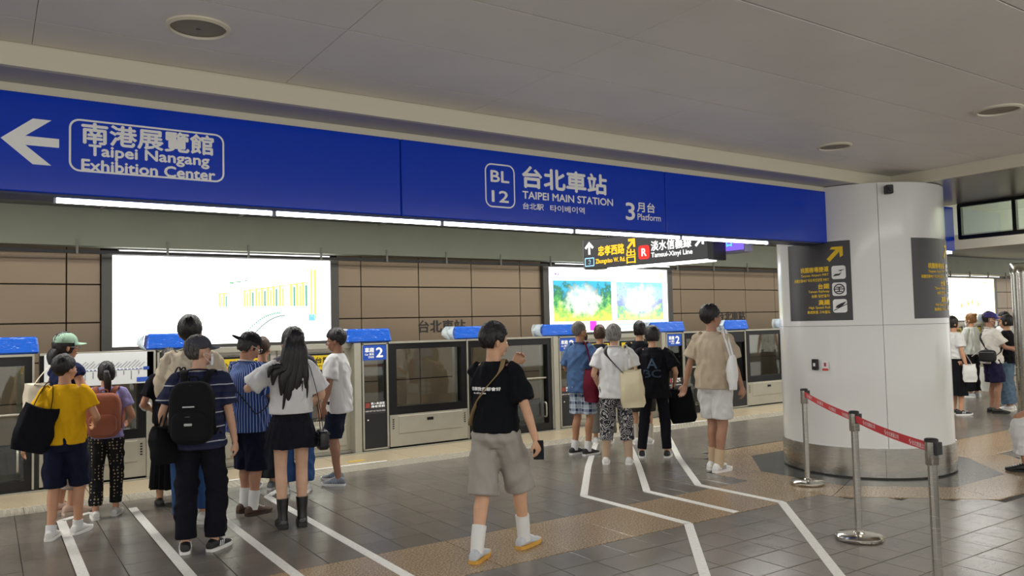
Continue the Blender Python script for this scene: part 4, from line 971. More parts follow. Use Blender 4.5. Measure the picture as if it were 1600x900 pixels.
    if mask:
        v = []; ff = []; n, kk = 12, 6
        for i in range(n + 1):
            a_ = -1.15 + 2.3 * i / n
            for j in range(kk + 1):
                z = -.022 + .085 * j / kk; R_ = 1 + .12 * math.cos(a_ * 1.2) * math.sin(PI * (j + .5) / (kk + 1)); v.append((.07 * math.sin(a_) * (.9 + .1 * j / kk), .03 + .075 * math.cos(a_) * R_, z))
        for i in range(n):
            for j in range(kk): a_ = i * (kk + 1) + j; ff.append((a_, a_ + kk + 1, a_ + kk + 2, a_ + 1))
        mo = MB().add(v, ff).xf(lambda p: H(p) * s).build('face_mask', mask, root, True)
        for sg in (-1, 1): MB().tube([(sg * .066, .055, .055), (sg * .08, .01, .075), (sg * .083, -.018, .06), (sg * .066, .055, -.005)], [.002], 5, sub=3).xf(lambda p: H(p) * s).build('ear_loop', mask, mo)
    if glasses:
        go = None
        for sg in (-1, 1):
            t_ = MB().tube([(sg * (.033 + .024 * math.cos(u)), .1, .076 + .019 * math.sin(u)) for u in np.linspace(0, 2 * PI, 13)[:-1]], [.002], 6, ref=(0, 1, 0), sub=1, closed=True)
            t_.tube([(sg * .056, .099, .08), (sg * .078, .05, .082), (sg * .082, -.01, .078)], [.002], 6, ref=(0, 0, 1), sub=2)
            if go is None: t_.tube([(-.01, .101, .08), (.01, .101, .08)], [.002, .002], 6, ref=(0, 0, 1), sub=1)
            ob = t_.xf(lambda p: H(p) * s).build('glasses' if go is None else 'glasses_half', glasses, root if go is None else go); go = go or ob
    def surf(az, z, off=0):                                  # point on the clothes at azimuth az (0 = front, + = right) and height z
        rx, ry = lerp_rings(P.rings, z); p = bend((0, 0, z)); return (p + Vector(((rx + off) * math.sin(az), (ry + off) * math.cos(az), 0))) * s
    P.surf = surf; P.h = h
    return P
def attach(P, name, label, cat, origin, group=None):
    """an Empty for a thing carried by P; origin in the person's own space"""
    o = thing(name, label, cat, P.pos + Matrix.Rotation(P.rz, 3, 'Z') @ Vector(origin), P.rz, group); o_ = Vector(origin)
    return o, (lambda p: Vector(p) - o_)
def band(t, sub, name, pts, wd, m, up=(0, 0, 1), th=.004, closed=False):
    return MB().tube(pts, [(wd / 2, th)], 8, ref=up, sub=5, closed=closed).xf(sub).build(name, m, t, True)
def tote(P, label, c, wd, hg, m, sm=None, ang=0, th=.05, strap=None, pocket=None, tilt=0, straps=2, sw=.022):
    """soft shopping bag; c = top centre of the bag body in person space, ang = turn about z; strap = point the handles pass over"""
    s = P.s; c = Vector(c) * s; t, sub = attach(P, 'tote_bag', label, 'bag', c - Vector((0, 0, hg)))
    M = Matrix.Rotation(ang, 3, 'Z') @ Matrix.Rotation(tilt, 3, 'Y'); mb = MB(); n, kk = 28, 10; v = []; ff = []
    for j in range(kk + 1):
        u = j / kk; z = -hg * u; wf = (.84 + .24 * u - .12 * u ** 2 - (.16 * ((u - .8) / .2) ** 2 if u > .8 else 0)); tf = .35 + 1.1 * math.sin(PI * min(u + .12, 1) * .85)
        for i in range(n):
            a_ = 2 * PI * i / n; ca, sa = math.cos(a_), math.sin(a_); k = 1 + .13 * noise.noise(Vector((ca * 2.2, sa * 2.2 + P.pos.x, u * 4)))
            v.append(c + M @ Vector((math.copysign(abs(ca) ** .62, ca) * wd / 2 * wf * k, math.copysign(abs(sa) ** .8, sa) * th * tf * k + .012 * noise.noise(Vector((ca * 3, u * 5, P.pos.y))), z + (.03 * (abs(ca) - .5) * (1 - u)))))
    for j in range(kk):
        for i in range(n): ff.append((j * n + i, (j + 1) * n + i, (j + 1) * n + (i + 1) % n, j * n + (i + 1) % n))
    ff += [tuple(range(n)), tuple(kk * n + i for i in range(n))[::-1]]
    mb.add(v, ff).xf(sub).build('bag_body', m, t, True)
    if strap is not None:
        top = Vector(strap) * s
        for q in range(straps):
            yo = (-1 if q == 0 else 1) * th * .35
            e0 = c + M @ Vector((-wd * .22, yo, -.02)); e1 = c + M @ Vector((wd * .22, yo, -.02)); pk = top + M @ Vector((0, yo * 1.2, 0))
            band(t, sub, 'handle', [e0, e0 * .55 + pk * .45 - (M @ Vector((wd * .05, 0, 0))), pk - (M @ Vector((.02, 0, .015))), pk + (M @ Vector((.02, 0, -.015))), e1 * .55 + pk * .45 + (M @ Vector((wd * .05, 0, 0))), e1], sw, sm or m, up=M @ Vector((0, 1, 0)), th=.003)
    if pocket: MB().bbox(-wd * .3, wd * .3, -th * 1.45, -th * 1.2, -hg * .75, -hg * .3, .01).xf(lambda p: sub(c + M @ p)).build('pocket', pocket, t)
    return t, sub, M
def backpack(P, label, m, wd=.3, hg=.44, dp=.16, z=1.38, trim=None, panel=None):
    s = P.s; by = P.surf(PI, (z - .2))[1] / s; c = Vector((0, by - dp * .5 + .008, z - hg / 2)); t, sub = attach(P, 'backpack', label, 'backpack', (c - Vector((0, 0, hg / 2))) * s)
    B = lambda mb: mb.xf(lambda p: sub(P.bend(p) * s))
    b = B(MB().ell(c, (wd / 2, dp / 2, hg / 2), 32, 20, None, .55, .5)).build('bag_body', m, t, True); b['label'] = 'main pack body'
    B(MB().ell(c + Vector((0, -dp * .42, -hg * .2)), (wd * .4, dp * .25, hg * .24), 28, 16, None, .5, .45)).build('front_pocket', panel or m, t, True)
    if trim:
        B(MB().tube([c + Vector((-wd * .36, -dp * .45, -.02)), c + Vector((0, -dp * .66, -.02)), c + Vector((wd * .36, -dp * .45, -.02))], [.004], 6, sub=4)).build('zip', trim, t)
        B(MB().tube([c + Vector((-wd * .42, -dp * .2, .0)), c + Vector((-wd * .3, -dp * .32, hg * .36)), c + Vector((0, -dp * .36, hg * .44)), c + Vector((wd * .3, -dp * .32, hg * .36)), c + Vector((wd * .42, -dp * .2, .0))], [.004], 6, sub=4)).build('zip', trim, t)
        B(MB().bbox(c.x - .03, c.x + .03, c.y - dp * .74, c.y - dp * .66, c.z - hg * .18, c.z - hg * .14, .004)).build('badge', plain('b0b0b0', .4), t)
        B(MB().bbox(c.x - .05, c.x + .04, c.y - dp * .55, c.y - dp * .47, c.z + hg * .1, c.z + hg * .12, .002)).build('maker_plate', plain('c8c8c8', .4), t)
    B(MB().tube([c + Vector((-.035, dp * .3, hg * .47)), c + Vector((-.03, dp * .2, hg * .56)), c + Vector((.03, dp * .2, hg * .56)), c + Vector((.035, dp * .3, hg * .47))], [.008], 8, sub=4)).build('grab_loop', m, t, True)
    for sg in (-1, 1):
        sx = sg * .1
        pts = [c + Vector((sx * .7, dp * .45, hg * .42)), Vector((sx, -.10, 1.455)), Vector((sx * 1.08, -.02, 1.475)), Vector((sx * 1.12, .07, 1.43)), Vector((sx * 1.25, .145, 1.30)), Vector((sx * 1.5, .11, 1.12)), c + Vector((sx * 1.4, dp * .42, -hg * .36))]
        mb = MB().tube(pts, [(.03, .009)], 10, ref=(1, 0, 0), sub=5); B(mb).build('shoulder_strap', m, t, True)
        pts = [c + Vector((sg * wd * .48, -dp * .1, hg * .1)), c + Vector((sg * wd * .52, 0, -hg * .3))]; B(MB().tube(pts, [(.01, .004), (.01, .004)], 6, sub=1)).build('side_strap', m, t)
    return t
def crossbody(P, label, m, side=1, wd=.035, bag=None, bagm=None, z0=.95, front=.4, name='crossbody_bag'):
    """strap from one shoulder (side = +1: right) down across the back to the other hip, with the pouch at the hip/front"""
    s = P.s; pts = []
    for k in range(9): u = k / 8; pts.append(P.surf(PI + side * (-.75 + 1.95 * u), 1.43 - (1.43 - z0) * u ** 1.1, .012))       # back
    bk = list(pts); fr = []
    for k in range(8): u = (k + 1) / 8; fr.append(P.surf(-side * (1.55 - 2.15 * u), z0 + (1.43 - z0) * u ** .9, .012))
    ap = P.bend((side * .085, -.0, 1.475)) * s + Vector((0, 0, .012))
    loop = bk + fr + [ap]
    bp = P.surf(-side * front, z0 + .02, .05); t, sub = attach(P, name, label, 'bag', bp - Vector((0, 0, .09)))
    MB().tube(loop, [(.0045, wd / 2)], 8, ref=(0, 0, 1), sub=4, closed=True).build('strap', m, t, True).location = -(bp - Vector((0, 0, .09)))
    bw, bh, bd = bag or (.2, .15, .06)
    Mz = Matrix.Rotation(side * front, 3, 'Z'); MB().ell((0, 0, 0), (bw / 2, bd / 2, bh / 2), 24, 14, Mz, .5, .5).xf(lambda p: sub(bp + p)).build('pouch', bagm or m, t, True)
    MB().tube([Mz @ Vector((-bw * .4, bd * .46, bh * .3)), Mz @ Vector((bw * .4, bd * .46, bh * .3))], [.004, .004], 6, sub=1).xf(lambda p: sub(bp + p)).build('zip', plain('8a8a8a', .3), t)
    return t
def handheld(P, i, label, m, size=(.075, .15, .009), rot=(.9, 0, 0), off=(0, .06, .03)):
    wr = P.arms[i][2]; d = (P.arms[i][2] - P.arms[i][1]).normalized(); c = wr + d * .085 * P.s + Vector(off) * P.s
    t, sub = attach(P, 'phone', label, 'phone', c); M = Matrix.Rotation(rot[2], 3, 'Z') @ Matrix.Rotation(rot[0], 3, 'X')
    MB().bbox(-size[0] / 2, size[0] / 2, -size[2] / 2, size[2] / 2, -size[1] / 2, size[1] / 2, .003).xf(lambda p: M @ p).build('case', m, t)
    MB().box(-size[0] / 2 + .004, size[0] / 2 - .004, -size[2] / 2 - .0006, -size[2] / 2, -size[1] / 2 + .005, size[1] / 2 - .005).xf(lambda p: M @ p).build('screen', plain('20242c', .1), t)
    MB().bbox(-size[0] * .38, -size[0] * .05, size[2] / 2, size[2] / 2 + .002, size[1] * .2, size[1] * .42, .001).xf(lambda p: M @ p).build('camera_bump', plain('1a1a1a', .2), t)
def back_print(P, s_, u0, z, wd, hg, m, bold=.001):
    """lettering that follows the back of a shirt; u0 = left end seen from behind (metres from the spine, + right)"""
    def f(u, v, q):
        zz = z + v; rx, ry = lerp_rings(P.rings, zz); az = PI - (u0 + u) / (rx + .01); return P.surf(az, zz, .016 + q)
    text(s_, f, wd, hg, m, P.root, bold, 'print')

# ---- fabrics with a pattern
def stripes(name, base, line, per, wd, axis=2, warp=0, base2=None):
    def f(t):
        v = t.sep(t.obj()); k = v[axis] if axis == 2 else t.math('MULTIPLY', t.math('ARCTAN2', v[0], v[1]), .17)
        if warp: k = t.math('ADD', k, t.math('MULTIPLY', t.noise(t.obj(), 4), warp))
        m = t.math('LESS_THAN', t.math('FRACT', t.math('DIVIDE', k, per)), wd)
        b = t.mix(t.math('LESS_THAN', t.math('FRACT', t.math('DIVIDE', k, per * .5)), .5), lin(base), lin(base2)) if base2 else lin(base)
        t.col(t.mix(m, b, lin(line))); t.bump(t.noise(t.obj(), 240), .3, .005)
    return custom(name, f, .9, 0, .15)
def dots_fn(t):
    v = t.obj((1, 1, 1)); s_ = t.sep(v); a = t.math('MULTIPLY', t.math('ARCTAN2', s_[0], s_[1]), .0)
    vo = t.n('ShaderNodeTexVoronoi'); vo.inputs['Scale'].default_value = 34; vo.inputs['Randomness'].default_value = .25; t.l(v, vo.inputs['Vector'])
    t.col(t.mix(t.math('LESS_THAN', vo.outputs['Distance'], .26), lin('141416'), lin('a8997c')))
def paisley_fn(t):
    v = t.obj(); mp = t.n('ShaderNodeVectorMath', operation='ADD'); nz = t.n('ShaderNodeTexNoise'); nz.inputs['Scale'].default_value = 14; t.l(v, nz.inputs['Vector'])
    sc2 = t.n('ShaderNodeVectorMath', operation='SCALE'); t.l(nz.outputs['Color'], sc2.inputs[0]); sc2.inputs['Scale'].default_value = .06; t.l(v, mp.inputs[0]); t.l(sc2.outputs[0], mp.inputs[1])
    vo = t.n('ShaderNodeTexVoronoi'); vo.inputs['Scale'].default_value = 13; t.l(mp.outputs[0], vo.inputs['Vector'])
    r = t.math('FRACT', t.math('MULTIPLY', vo.outputs['Distance'], 4.2)); t.col(t.mix(t.math('LESS_THAN', r, .3), lin('26262c'), lin('b8b6b4')))
def plaid_fn(t):
    s_ = t.sep(t.obj()); a = t.math('MULTIPLY', t.math('ARCTAN2', s_[0], s_[1]), .16); c = None
    m1 = t.math('LESS_THAN', t.math('FRACT', t.math('DIVIDE', a, .09)), .45); m2 = t.math('LESS_THAN', t.math('FRACT', t.math('DIVIDE', s_[2], .09)), .45)
    m3 = t.math('LESS_THAN', t.math('FRACT', t.math('DIVIDE', a, .045)), .12); m4 = t.math('LESS_THAN', t.math('FRACT', t.math('DIVIDE', s_[2], .045)), .12)
    c = t.mix(t.math('MULTIPLY', t.math('ADD', m1, m2), .5), lin('a8b4c0'), lin('2a3a5c')); t.col(t.mix(t.math('MULTIPLY', t.math('ADD', m3, m4), .5), c, lin('dfe2e2')))
def hair_fn(base, hi, sc3=1):
    def f(t):
        n = t.noise(t.obj((1, 1, .16)), 95, 3, .6); t.col(t.ramp(n, [(.35, lin(base)), (.75, lin(hi))])); t.bump(n, .55, .012)
    return f
M_HAIR = custom('hair_black', hair_fn('0b0a0a', '262220'), .42, 0, .4)
M_HAIRB = custom('hair_brown', hair_fn('2a1d15', '5a4331'), .45, 0, .35)
M_HAIRG = custom('hair_grey', hair_fn('4a4846', 'a09c98'), .5, 0, .35)
M_HAIRR = custom('hair_ginger', hair_fn('5a3a1c', '9a6c3a'), .5, 0, .35)
W_ = cloth('d6d6d4', .03); BLK = cloth('15151a'); NAVY = cloth('161a2e'); JEAN = cloth('33507e'); GREYS = cloth('9a958e', .06); BEIGE = cloth('b5a690', .05)
M_DOTS = custom('dots', dots_fn, .9); M_PAIS = custom('paisley', paisley_fn, .9); M_PLAID = custom('plaid', plaid_fn, .9)
M_STRIPE = stripes('navy_stripes', '252842', 'b9bcc4', .105, .07, 2, .012, '2c2e44'); M_JERSEY = stripes('jersey_stripes', '2c4480', 'a8b8d8', .021, .2, 0)
SH_W = dict(m=plain('d6d4d0', .6), sole=plain('e8e6e0', .6)); SH_B = dict(m=plain('17171a', .6), sole=plain('dedcd8', .6), stripe=plain('e4e4e4')); SH_G = dict(m=plain('70757c', .6), sole=plain('d6d6d6', .6), stripe=plain('8aa0c0'))
LEATHER = plain('18181a', .4)

# 1 boy in yellow
p = person('boy in a yellow shirt and navy shorts with a black tote bag', .54, 7.50, 12, 1.49, top=dict(m=cloth('e0ac18', .05), loose=.03, hem=.9, sleeve=.62), bottom=dict(m=NAVY, len=.53, loose=.04, end=.098), hair=dict(m=M_HAIR, r=(.088, .106, .106)),
    shoes=SH_W, socks=dict(m=W_, len=.05), fw=[(.44, 7.47, -5), (.64, 7.56, -25)], arms=[(-.36, .03, .87), (.22, .25, 1.06)], head=(38, 0, 0), seed=1)
tote(p, 'black tote bag hanging from the shoulder of the boy in yellow', (-.155, -.16, 1.27), .29, .36, cloth('14141a'), ang=.25, th=.06, strap=(-.12, -.03, 1.50), tilt=.3)
# 2 woman in green cap
p = person('woman in a pale green cap looking right behind the two children', .62, 8.5, 62, 1.67, tone='b98668', top=dict(m=cloth('1c2140'), loose=.015, hem=.92, sleeve=.3), bottom=dict(m=cloth('8f7f74'), kind='trousers', len=.82, loose=.03), hair=dict(m=M_HAIR, kind='bob', locks=[([(0, -.07, .06), (0, -.11, 0), (.01, -.115, -.08)], [(.06, .04), (.062, .04), (.03, .02)])]),
    cap=dict(m=cloth('93b09a', .05)), glasses=plain('c8c8c8', .2, metal=1), shoes=dict(m=plain('c0a08e', .6), sole=plain('d0b8a4', .6)), arms=[(-.2, .2, 1.1), (.2, .28, 1.13)], head=(10, -3, 0), seed=2)
tote(p, 'cream tote bag on the shoulder of the woman in the green cap', (-.24, -.12, 1.26), .30, .36, cloth('cfc5ae', .04), ang=1.2, th=.05, strap=(-.14, -.02, 1.49))
# 3 girl with ponytail
p = person('girl with a ponytail in a lavender shirt and dotted trousers', .91, 8.05, 8, 1.40, top=dict(m=cloth('9a93c4', .05), loose=.02, hem=.9, sleeve=.6), bottom=dict(m=M_DOTS, kind='trousers', len=.93, loose=.03, end=.066), hair=dict(m=M_HAIR, kind='tail'),
    shoes=SH_W, fw=[(.82, 8.02, 14), (.99, 8.09, -8)], arms=[(-.2, .22, 1.08), (.21, .22, 1.05)], head=(-8, 4, 0), seed=3)
backpack(p, 'terracotta backpack worn by the girl with the ponytail', cloth('965f4e', .08), wd=.36, hg=.50, dp=.17, z=1.42, panel=cloth('965f4e', .08))
# 4 tall man in beige
p = person('tall man in a loose beige shirt and blue jeans', 1.46, 7.16, 8, 1.80, tone='b98a6a', top=dict(m=cloth('c2b6a0', .05), loose=.055, hem=.86, sleeve=1.05, sw=.03, collar=True), bottom=dict(m=JEAN, kind='trousers', len=.95, loose=.02, end=.075), hair=dict(m=M_HAIR, r=(.09, .108, .108), amp=.008), shoes=SH_W,
    fw=[(1.37, 7.1, 10), (1.58, 7.26, -10)], arms=[(-.12, .32, 1.14), (.12, .32, 1.16)], head=(6, 8, 0), seed=4)
handheld(p, 1, 'phone held by the tall man in beige', M_BLACKP)
# 5 man in striped navy shirt with black backpack
p = person('man in a grey cap and navy striped shirt with a black backpack', 1.35, 6.32, 14, 1.62, tone='c49a80', top=dict(m=M_STRIPE, loose=.035, hem=.84, sleeve=.78, collar=NAVY), bottom=dict(m=cloth('13141c'), kind='trousers', len=.97, loose=.045, end=.085), hair=dict(m=custom('hair_salt', hair_fn('2a2826', '6a6662'), .5), lim=lambda a: .11 if a > -.3 else .03),
    cap=dict(m=cloth('46464e')), mask=plain('e2e4e6', .7), shoes=dict(SH_B), fw=[(1.25, 6.36, 14), (1.45, 6.3, -24)], head=(42, 2, 0), arms=[(-.3, .06, .92), (.27, .04, .87)], w=1.08, seed=5)
backpack(p, 'black backpack worn by the man in the striped shirt', cloth('18181b', .08), wd=.34, hg=.50, dp=.18, z=1.40, trim=plain('4a4a4a', .4))
tote(p, 'black soft shoulder bag beside the black backpack', (-.24, -.06, 1.03), .26, .27, cloth('101012'), ang=.9, th=.07, strap=(-.15, 0, 1.49))
# 6 person in black behind
p = person('person in a long black dress hidden behind the tall man', 1.47, 8.2, 5, 1.5, top=dict(m=BLK, loose=.02, hem=.92), bottom=dict(m=cloth('0f0f12'), kind='skirt', tiers=[(1.03, .15, .2, .2)], wave=.014), hair=dict(m=M_HAIR, kind='bob'), shoes=dict(m=plain('141416', .4), sole=plain('1c1c1c', .6)), arms=[(-.2, .2, 1.06), (.2, .24, 1.06)], seed=6)
k = attach(p, 'plush_charm', 'small white plush charm hanging left of the striped shirt', 'charm', p.arms[0][2] + Vector((-.06, .06, -.02)))[0]
MB().ell((0, 0, .05), (.05, .045, .05), 16, 10).build('charm_body', W_, k, True); MB().ell((0, 0, .11), (.036, .034, .034), 14, 10).build('charm_head', W_, k, True); MB().ell((-.04, -.01, .06), (.02, .02, .025), 10, 8).build('charm_arm', W_, k, True)
# 7 man in blue striped jersey
p = person('man in a blue pinstripe jersey and black cap looking at a phone', 1.98, 7.34, 52, 1.64, tone='a87c64', top=dict(m=M_JERSEY, loose=.055, hem=.80, sleeve=.85, sw=.03, collar=W_), bottom=dict(m=cloth('141829'), len=.60, loose=.06, end=.115), hair=dict(m=M_HAIR, kind='bob', lim=lambda a: .12 if a > .5 else (.05 if a > -.1 else -.02)), cap=dict(m=cloth('202022'), dir=-1, curve=.3),
    glasses=plain('b8b8b8', .2, metal=1), shoes=dict(m=plain('4a3428', .7), sole=plain('3a2a22', .7)), socks=dict(m=W_, len=.15), fw=[(1.97, 7.42, -8), (2.0, 7.25, -8)], arms=[(-.1, .33, 1.12), (.12, .33, 1.1)], head=(14, -24, 0), w=1.22, seed=7)
crossbody(p, 'black crossbody bag strap over the blue pinstripe jersey', plain('141416', .6), side=-1, wd=.016, z0=.98, front=.1)
handheld(p, 1, 'phone held by the man in the pinstripe jersey', M_BLACKP)
# 8 woman with long hair
LK = lambda x0, x1, z1, r: ([(x0 * .6, -.06, .12), (x0 * .8, -.10, .02), (x0, -.115, -.1), (x1, -.135, z1 * .6), (x1 * 1.05, -.14, z1)], [(r * .8, .03), (r * 1.1, .036), (r * 1.15, .034), (r * .85, .026), (.008, .008)])
p = person('woman with long black hair in a white shirt and ruffled black skirt', 2.15, 6.62, -8, 1.67, tone='d2a98e', top=dict(m=W_, loose=.05, hem=1.0, sleeve=.85, sw=.025), bottom=dict(m=cloth('1b1b22'), kind='skirt'), hair=dict(m=M_HAIR, kind='long', r=(.09, .108, .104), lim=lambda a: .12 if a > .6 else -.04, locks=[LK(-.06, -.09, -.34, .06), LK(-.01, -.03, -.42, .062), LK(.04, .03, -.36, .055), LK(.075, .095, -.30, .04), LK(.085, .12, -.44, .016), LK(-.095, -.17, -.26, .045), LK(-.11, -.21, -.2, .03), LK(.06, .075, -.5, .014), LK(-.04, -.06, -.46, .02)]),
    shoes=dict(m=plain('121214', .35), sole=plain('101010', .6), boot=True, th=.04), fw=[(2.07, 6.62, 0), (2.23, 6.60, -6)], arms=[(-.20, .20, 1.30), (.16, .18, 1.0)], head=(-16, 6, 6), poles=[(-1, -.2, -.7), (1, -.6, -.5)], w=.95, curl=(.15, .5), seed=8)
k, sub = attach(p, 'hair_scrunchie', 'lavender hair tie around the wrist of the long haired woman', 'hair tie', p.arms[0][2])
dv = (p.arms[0][2] - p.arms[0][1]).normalized(); a1 = dv.cross(Vector((0, 0, 1))).normalized(); a2 = dv.cross(a1)
for nm, off, rr, mm in (('scrunchie', -.05, .012, cloth('9a7ad8')), ('wrist_band', -.015, .006, plain('101010', .5))): MB().tube([p.arms[0][2] + dv * off + (a1 * math.cos(u) + a2 * math.sin(u)) * .033 for u in np.linspace(0, 2 * PI, 17)[:-1]], [rr], 8, ref=dv, sub=1, closed=True).xf(sub).build(nm, mm, k, True)
t, sub = attach(p, 'quilted_purse', 'small black quilted purse on a strap beside the ruffled skirt', 'bag', Vector((.27, -.02, .66)) * p.s)
MB().ell((0, 0, .08), (.045, .10, .085), 20, 14, None, .4, .4).build('purse_body', LEATHER, t, True)
for i in range(4):
    for j in range(4): MB().ell((.045, -.06 + .04 * i, .03 + .035 * j), (.006, .016, .014), 8, 6).build('quilt_pad', plain('3a3a3e', .25), t, True); MB().ell((-.045, -.06 + .04 * i, .03 + .035 * j), (.006, .016, .014), 8, 6).build('quilt_pad', plain('3a3a3e', .25), t, True)
for q_ in range(3): MB().ell((.048, -.05 + .05 * q_, .13), (.008, .012, .008), 8, 6).build('clasp', M_CHROME, t, True)
MB().tube([Vector((.27, .07, .8)) * p.s, Vector((.235, .05, 1.1)) * p.s, Vector((.15, .06, 1.4)) * p.s, Vector((.13, -.01, 1.465)) * p.s, Vector((.16, -.10, 1.38)) * p.s, Vector((.225, -.115, 1.1)) * p.s, Vector((.27, -.09, .8)) * p.s], [(.011, .003)], 8, ref=(0, 1, 0), sub=5).xf(sub).build('strap', LEATHER, t, True)
# 9 two people hidden behind
p = person('person in dark trousers standing behind the pinstripe jersey', 2.42, 8.36, 20, 1.58, top=dict(m=cloth('3a3d42'), loose=.02), bottom=dict(m=cloth('2a2c30'), kind='trousers', len=.95, loose=.03), hair=dict(m=M_HAIRB), shoes=SH_G, seed=9, vox=.011)
p = person('person in blue jeans hidden behind the long haired woman', 2.62, 7.95, 5, 1.66, top=dict(m=cloth('4a4a50'), loose=.02), bottom=dict(m=JEAN, kind='trousers', len=.96, loose=.02), hair=dict(m=M_HAIRB, kind='bob'), shoes=SH_W, seed=10, vox=.011)
# 10 man in white shirt on the right of the queue
p = person('young man in a white shirt and navy shorts looking left by the pedestal', 3.16, 8.16, -72, 1.66, tone='936b55', top=dict(m=W_, loose=.05, hem=.80, sleeve=.78, sw=.02), bottom=dict(m=cloth('191d2c'), len=.48, loose=.05, end=.105), hair=dict(m=M_HAIR, r=(.09, .108, .106), amp=.008), glasses=plain('2a2a2a', .3), shoes=SH_G, fw=[(3.1, 8.0, 0), (3.2, 8.3, -6)], arms=[(-.26, .08, .86), (.25, .1, .86)], head=(-4, -10, 0), seed=11)
# 11 walking man
p = person('man in a black shirt and grey shorts walking with hand at his face', 3.09, 4.86, 28, 1.69, tone='c69a7c', top=dict(m=cloth('111318', .1), loose=.035, hem=.945, sleeve=.85, sw=.025), bottom=dict(m=GREYS, len=.545, loose=.05, end=.118), hair=dict(m=M_HAIR, r=(.09, .107, .108), amp=.012, lim=lambda a: .13 if a > .62 else (.075 if a > -.2 else .03)),
    shoes=dict(m=plain('b6bac0', .6), sole=plain('c8963e', .6)), socks=dict(m=W_, len=.17), fw=[(2.87, 4.80, 6, .0), (3.33, 4.88, -10, .0)], arms=[(.06, .23, 1.44), (.33, -.0, .9)], poles=[(-.35, .2, -1), (.6, -1, 0)], head=(36, -5, 0), curl=(.9, .7), palms=[(0, -.6, -.5), None], seed=12, vox=.0075)
back_print(p, '但願我們都會好', -.14, 1.262, .26, .026, M_WHITEP); back_print(p, 'we will be fine', -.115, 1.238, .12, .012, M_WHITEP)
crossbody(p, 'tan crossbody strap and pouch worn by the walking man', cloth('8a7654', .05), side=1, wd=.034, z0=.99, front=.2, bag=(.2, .14, .07), bagm=cloth('2a2824'))
handheld(p, 1, 'black phone in the lowered hand of the walking man', M_BLACKP, rot=(.3, 0, .4), off=(-.01, .01, .0))
# 12 man in blue
p = person('man in a blue shirt and plaid shorts wearing a black mask', 6.27, 7.82, 36, 1.67, tone='a87a5c', top=dict(m=cloth('465f84', .08), loose=.045, hem=.82, sleeve=.85, sw=.02, collar=True), bottom=dict(m=M_PLAID, len=.46, loose=.045, end=.105), hair=dict(m=custom('hair_buzz', hair_fn('4a4642', '7c766e'), .6), r=(.079, .098, .1), amp=.001), mask=plain('17181a', .7),
    shoes=dict(m=plain('1c1c20', .6), sole=plain('d8d8d6', .6)), socks=dict(m=W_, len=.1), fw=[(6.2, 7.9, -14), (6.27, 7.72, -14)], arms=[(-.2, .24, 1.05), (.2, .26, 1.08)], head=(18, -2, 0), seed=13)
tote(p, 'maroon tote bag on the shoulder of the man in blue', (.235, -.10, 1.13), .32, .40, cloth('5a1626', .08), ang=-.45, th=.055, strap=(.12, -.03, 1.485), pocket=None)
# 13 woman with grey bob
p = person('woman with a grey bob in a white polo and patterned cropped trousers', 6.15, 7.03, 4, 1.63, tone='c49a80', top=dict(m=W_, loose=.045, hem=.83, sleeve=.72, sw=.02, collar=True), bottom=dict(m=M_PAIS, kind='trousers', len=.70, loose=.06, end=.092), hair=dict(m=M_HAIRG, kind='bob', r=(.092, .108, .104)), shoes=SH_W, socks=dict(m=cloth('b09880', .04), len=.3),
    fw=[(6.05, 7.12, 4), (6.25, 6.94, -4)], arms=[(-.23, .16, .98), (.2, .2, 1.04)], head=(2, 2, 0), w=1.08, seed=14)
tote(p, 'cream canvas tote bag on the right shoulder of the grey haired woman', (.20, -.13, 1.17), .30, .42, cloth('d6cbaa', .04), ang=-.15, th=.06, strap=(.14, -.03, 1.49), tilt=-.06)
crossbody(p, 'black and red crossbody strap over the white polo', plain('131316', .6), side=-1, wd=.042, z0=.98, front=.3, name='crossbody_bag')
# 14 two people behind
p = person('person with brown hair standing beyond the grey bob and black shirt women', 7.05, 8.35, 0, 1.62, top=dict(m=cloth('26282c'), loose=.03), bottom=dict(m=cloth('6a6660'), kind='trousers', len=.92, loose=.03), hair=dict(m=M_HAIRB, kind='bob'), shoes=SH_W, seed=15, vox=.011)
p = person('person with dark hair and beige socks hidden behind the black shirt woman', 7.42, 7.95, -4, 1.66, tone='c09474', top=dict(m=cloth('1a1b20'), loose=.03), bottom=dict(m=cloth('3a3834'), len=.55, loose=.04, end=.11), hair=dict(m=M_HAIR, kind='bob'), shoes=SH_W, socks=dict(m=cloth('c8c0b0', .04), len=.2), seed=16, vox=.011)
# 15 woman in black
p = person('woman in a black printed shirt and black leggings holding a black bag', 6.80, 7.06, 4, 1.60, tone='c2957a', top=dict(m=cloth('121318', .1), loose=.05, hem=.80, sleeve=.85, sw=.025), bottom=dict(m=cloth('14151b'), kind='trousers', len=.97, loose=.02, end=.064, fold=.007), hair=dict(m=M_HAIR, kind='bob', r=(.094, .11, .104)), shoes=dict(SH_B), fw=[(6.67, 7.17, 4), (6.90, 6.97, -6)], arms=[(-.22, .2, 1.05), (.27, .12, 1.0)], head=(-4, -4, 0), w=1.08, seed=17)
back_print(p, 'A', -.07, 1.20, .13, .125, plain('42566a', .8), .004); back_print(p, 'BC', -.12, 1.08, .23, .10, plain('2c3c4c', .8), .003)
tote(p, 'large black bag hanging from the hand of the woman in black', (.33, .16, .90), .34, .42, cloth('0e0e10'), ang=.2, th=.06, strap=(.28, .15, 1.03), sw=.018, tilt=-.1)
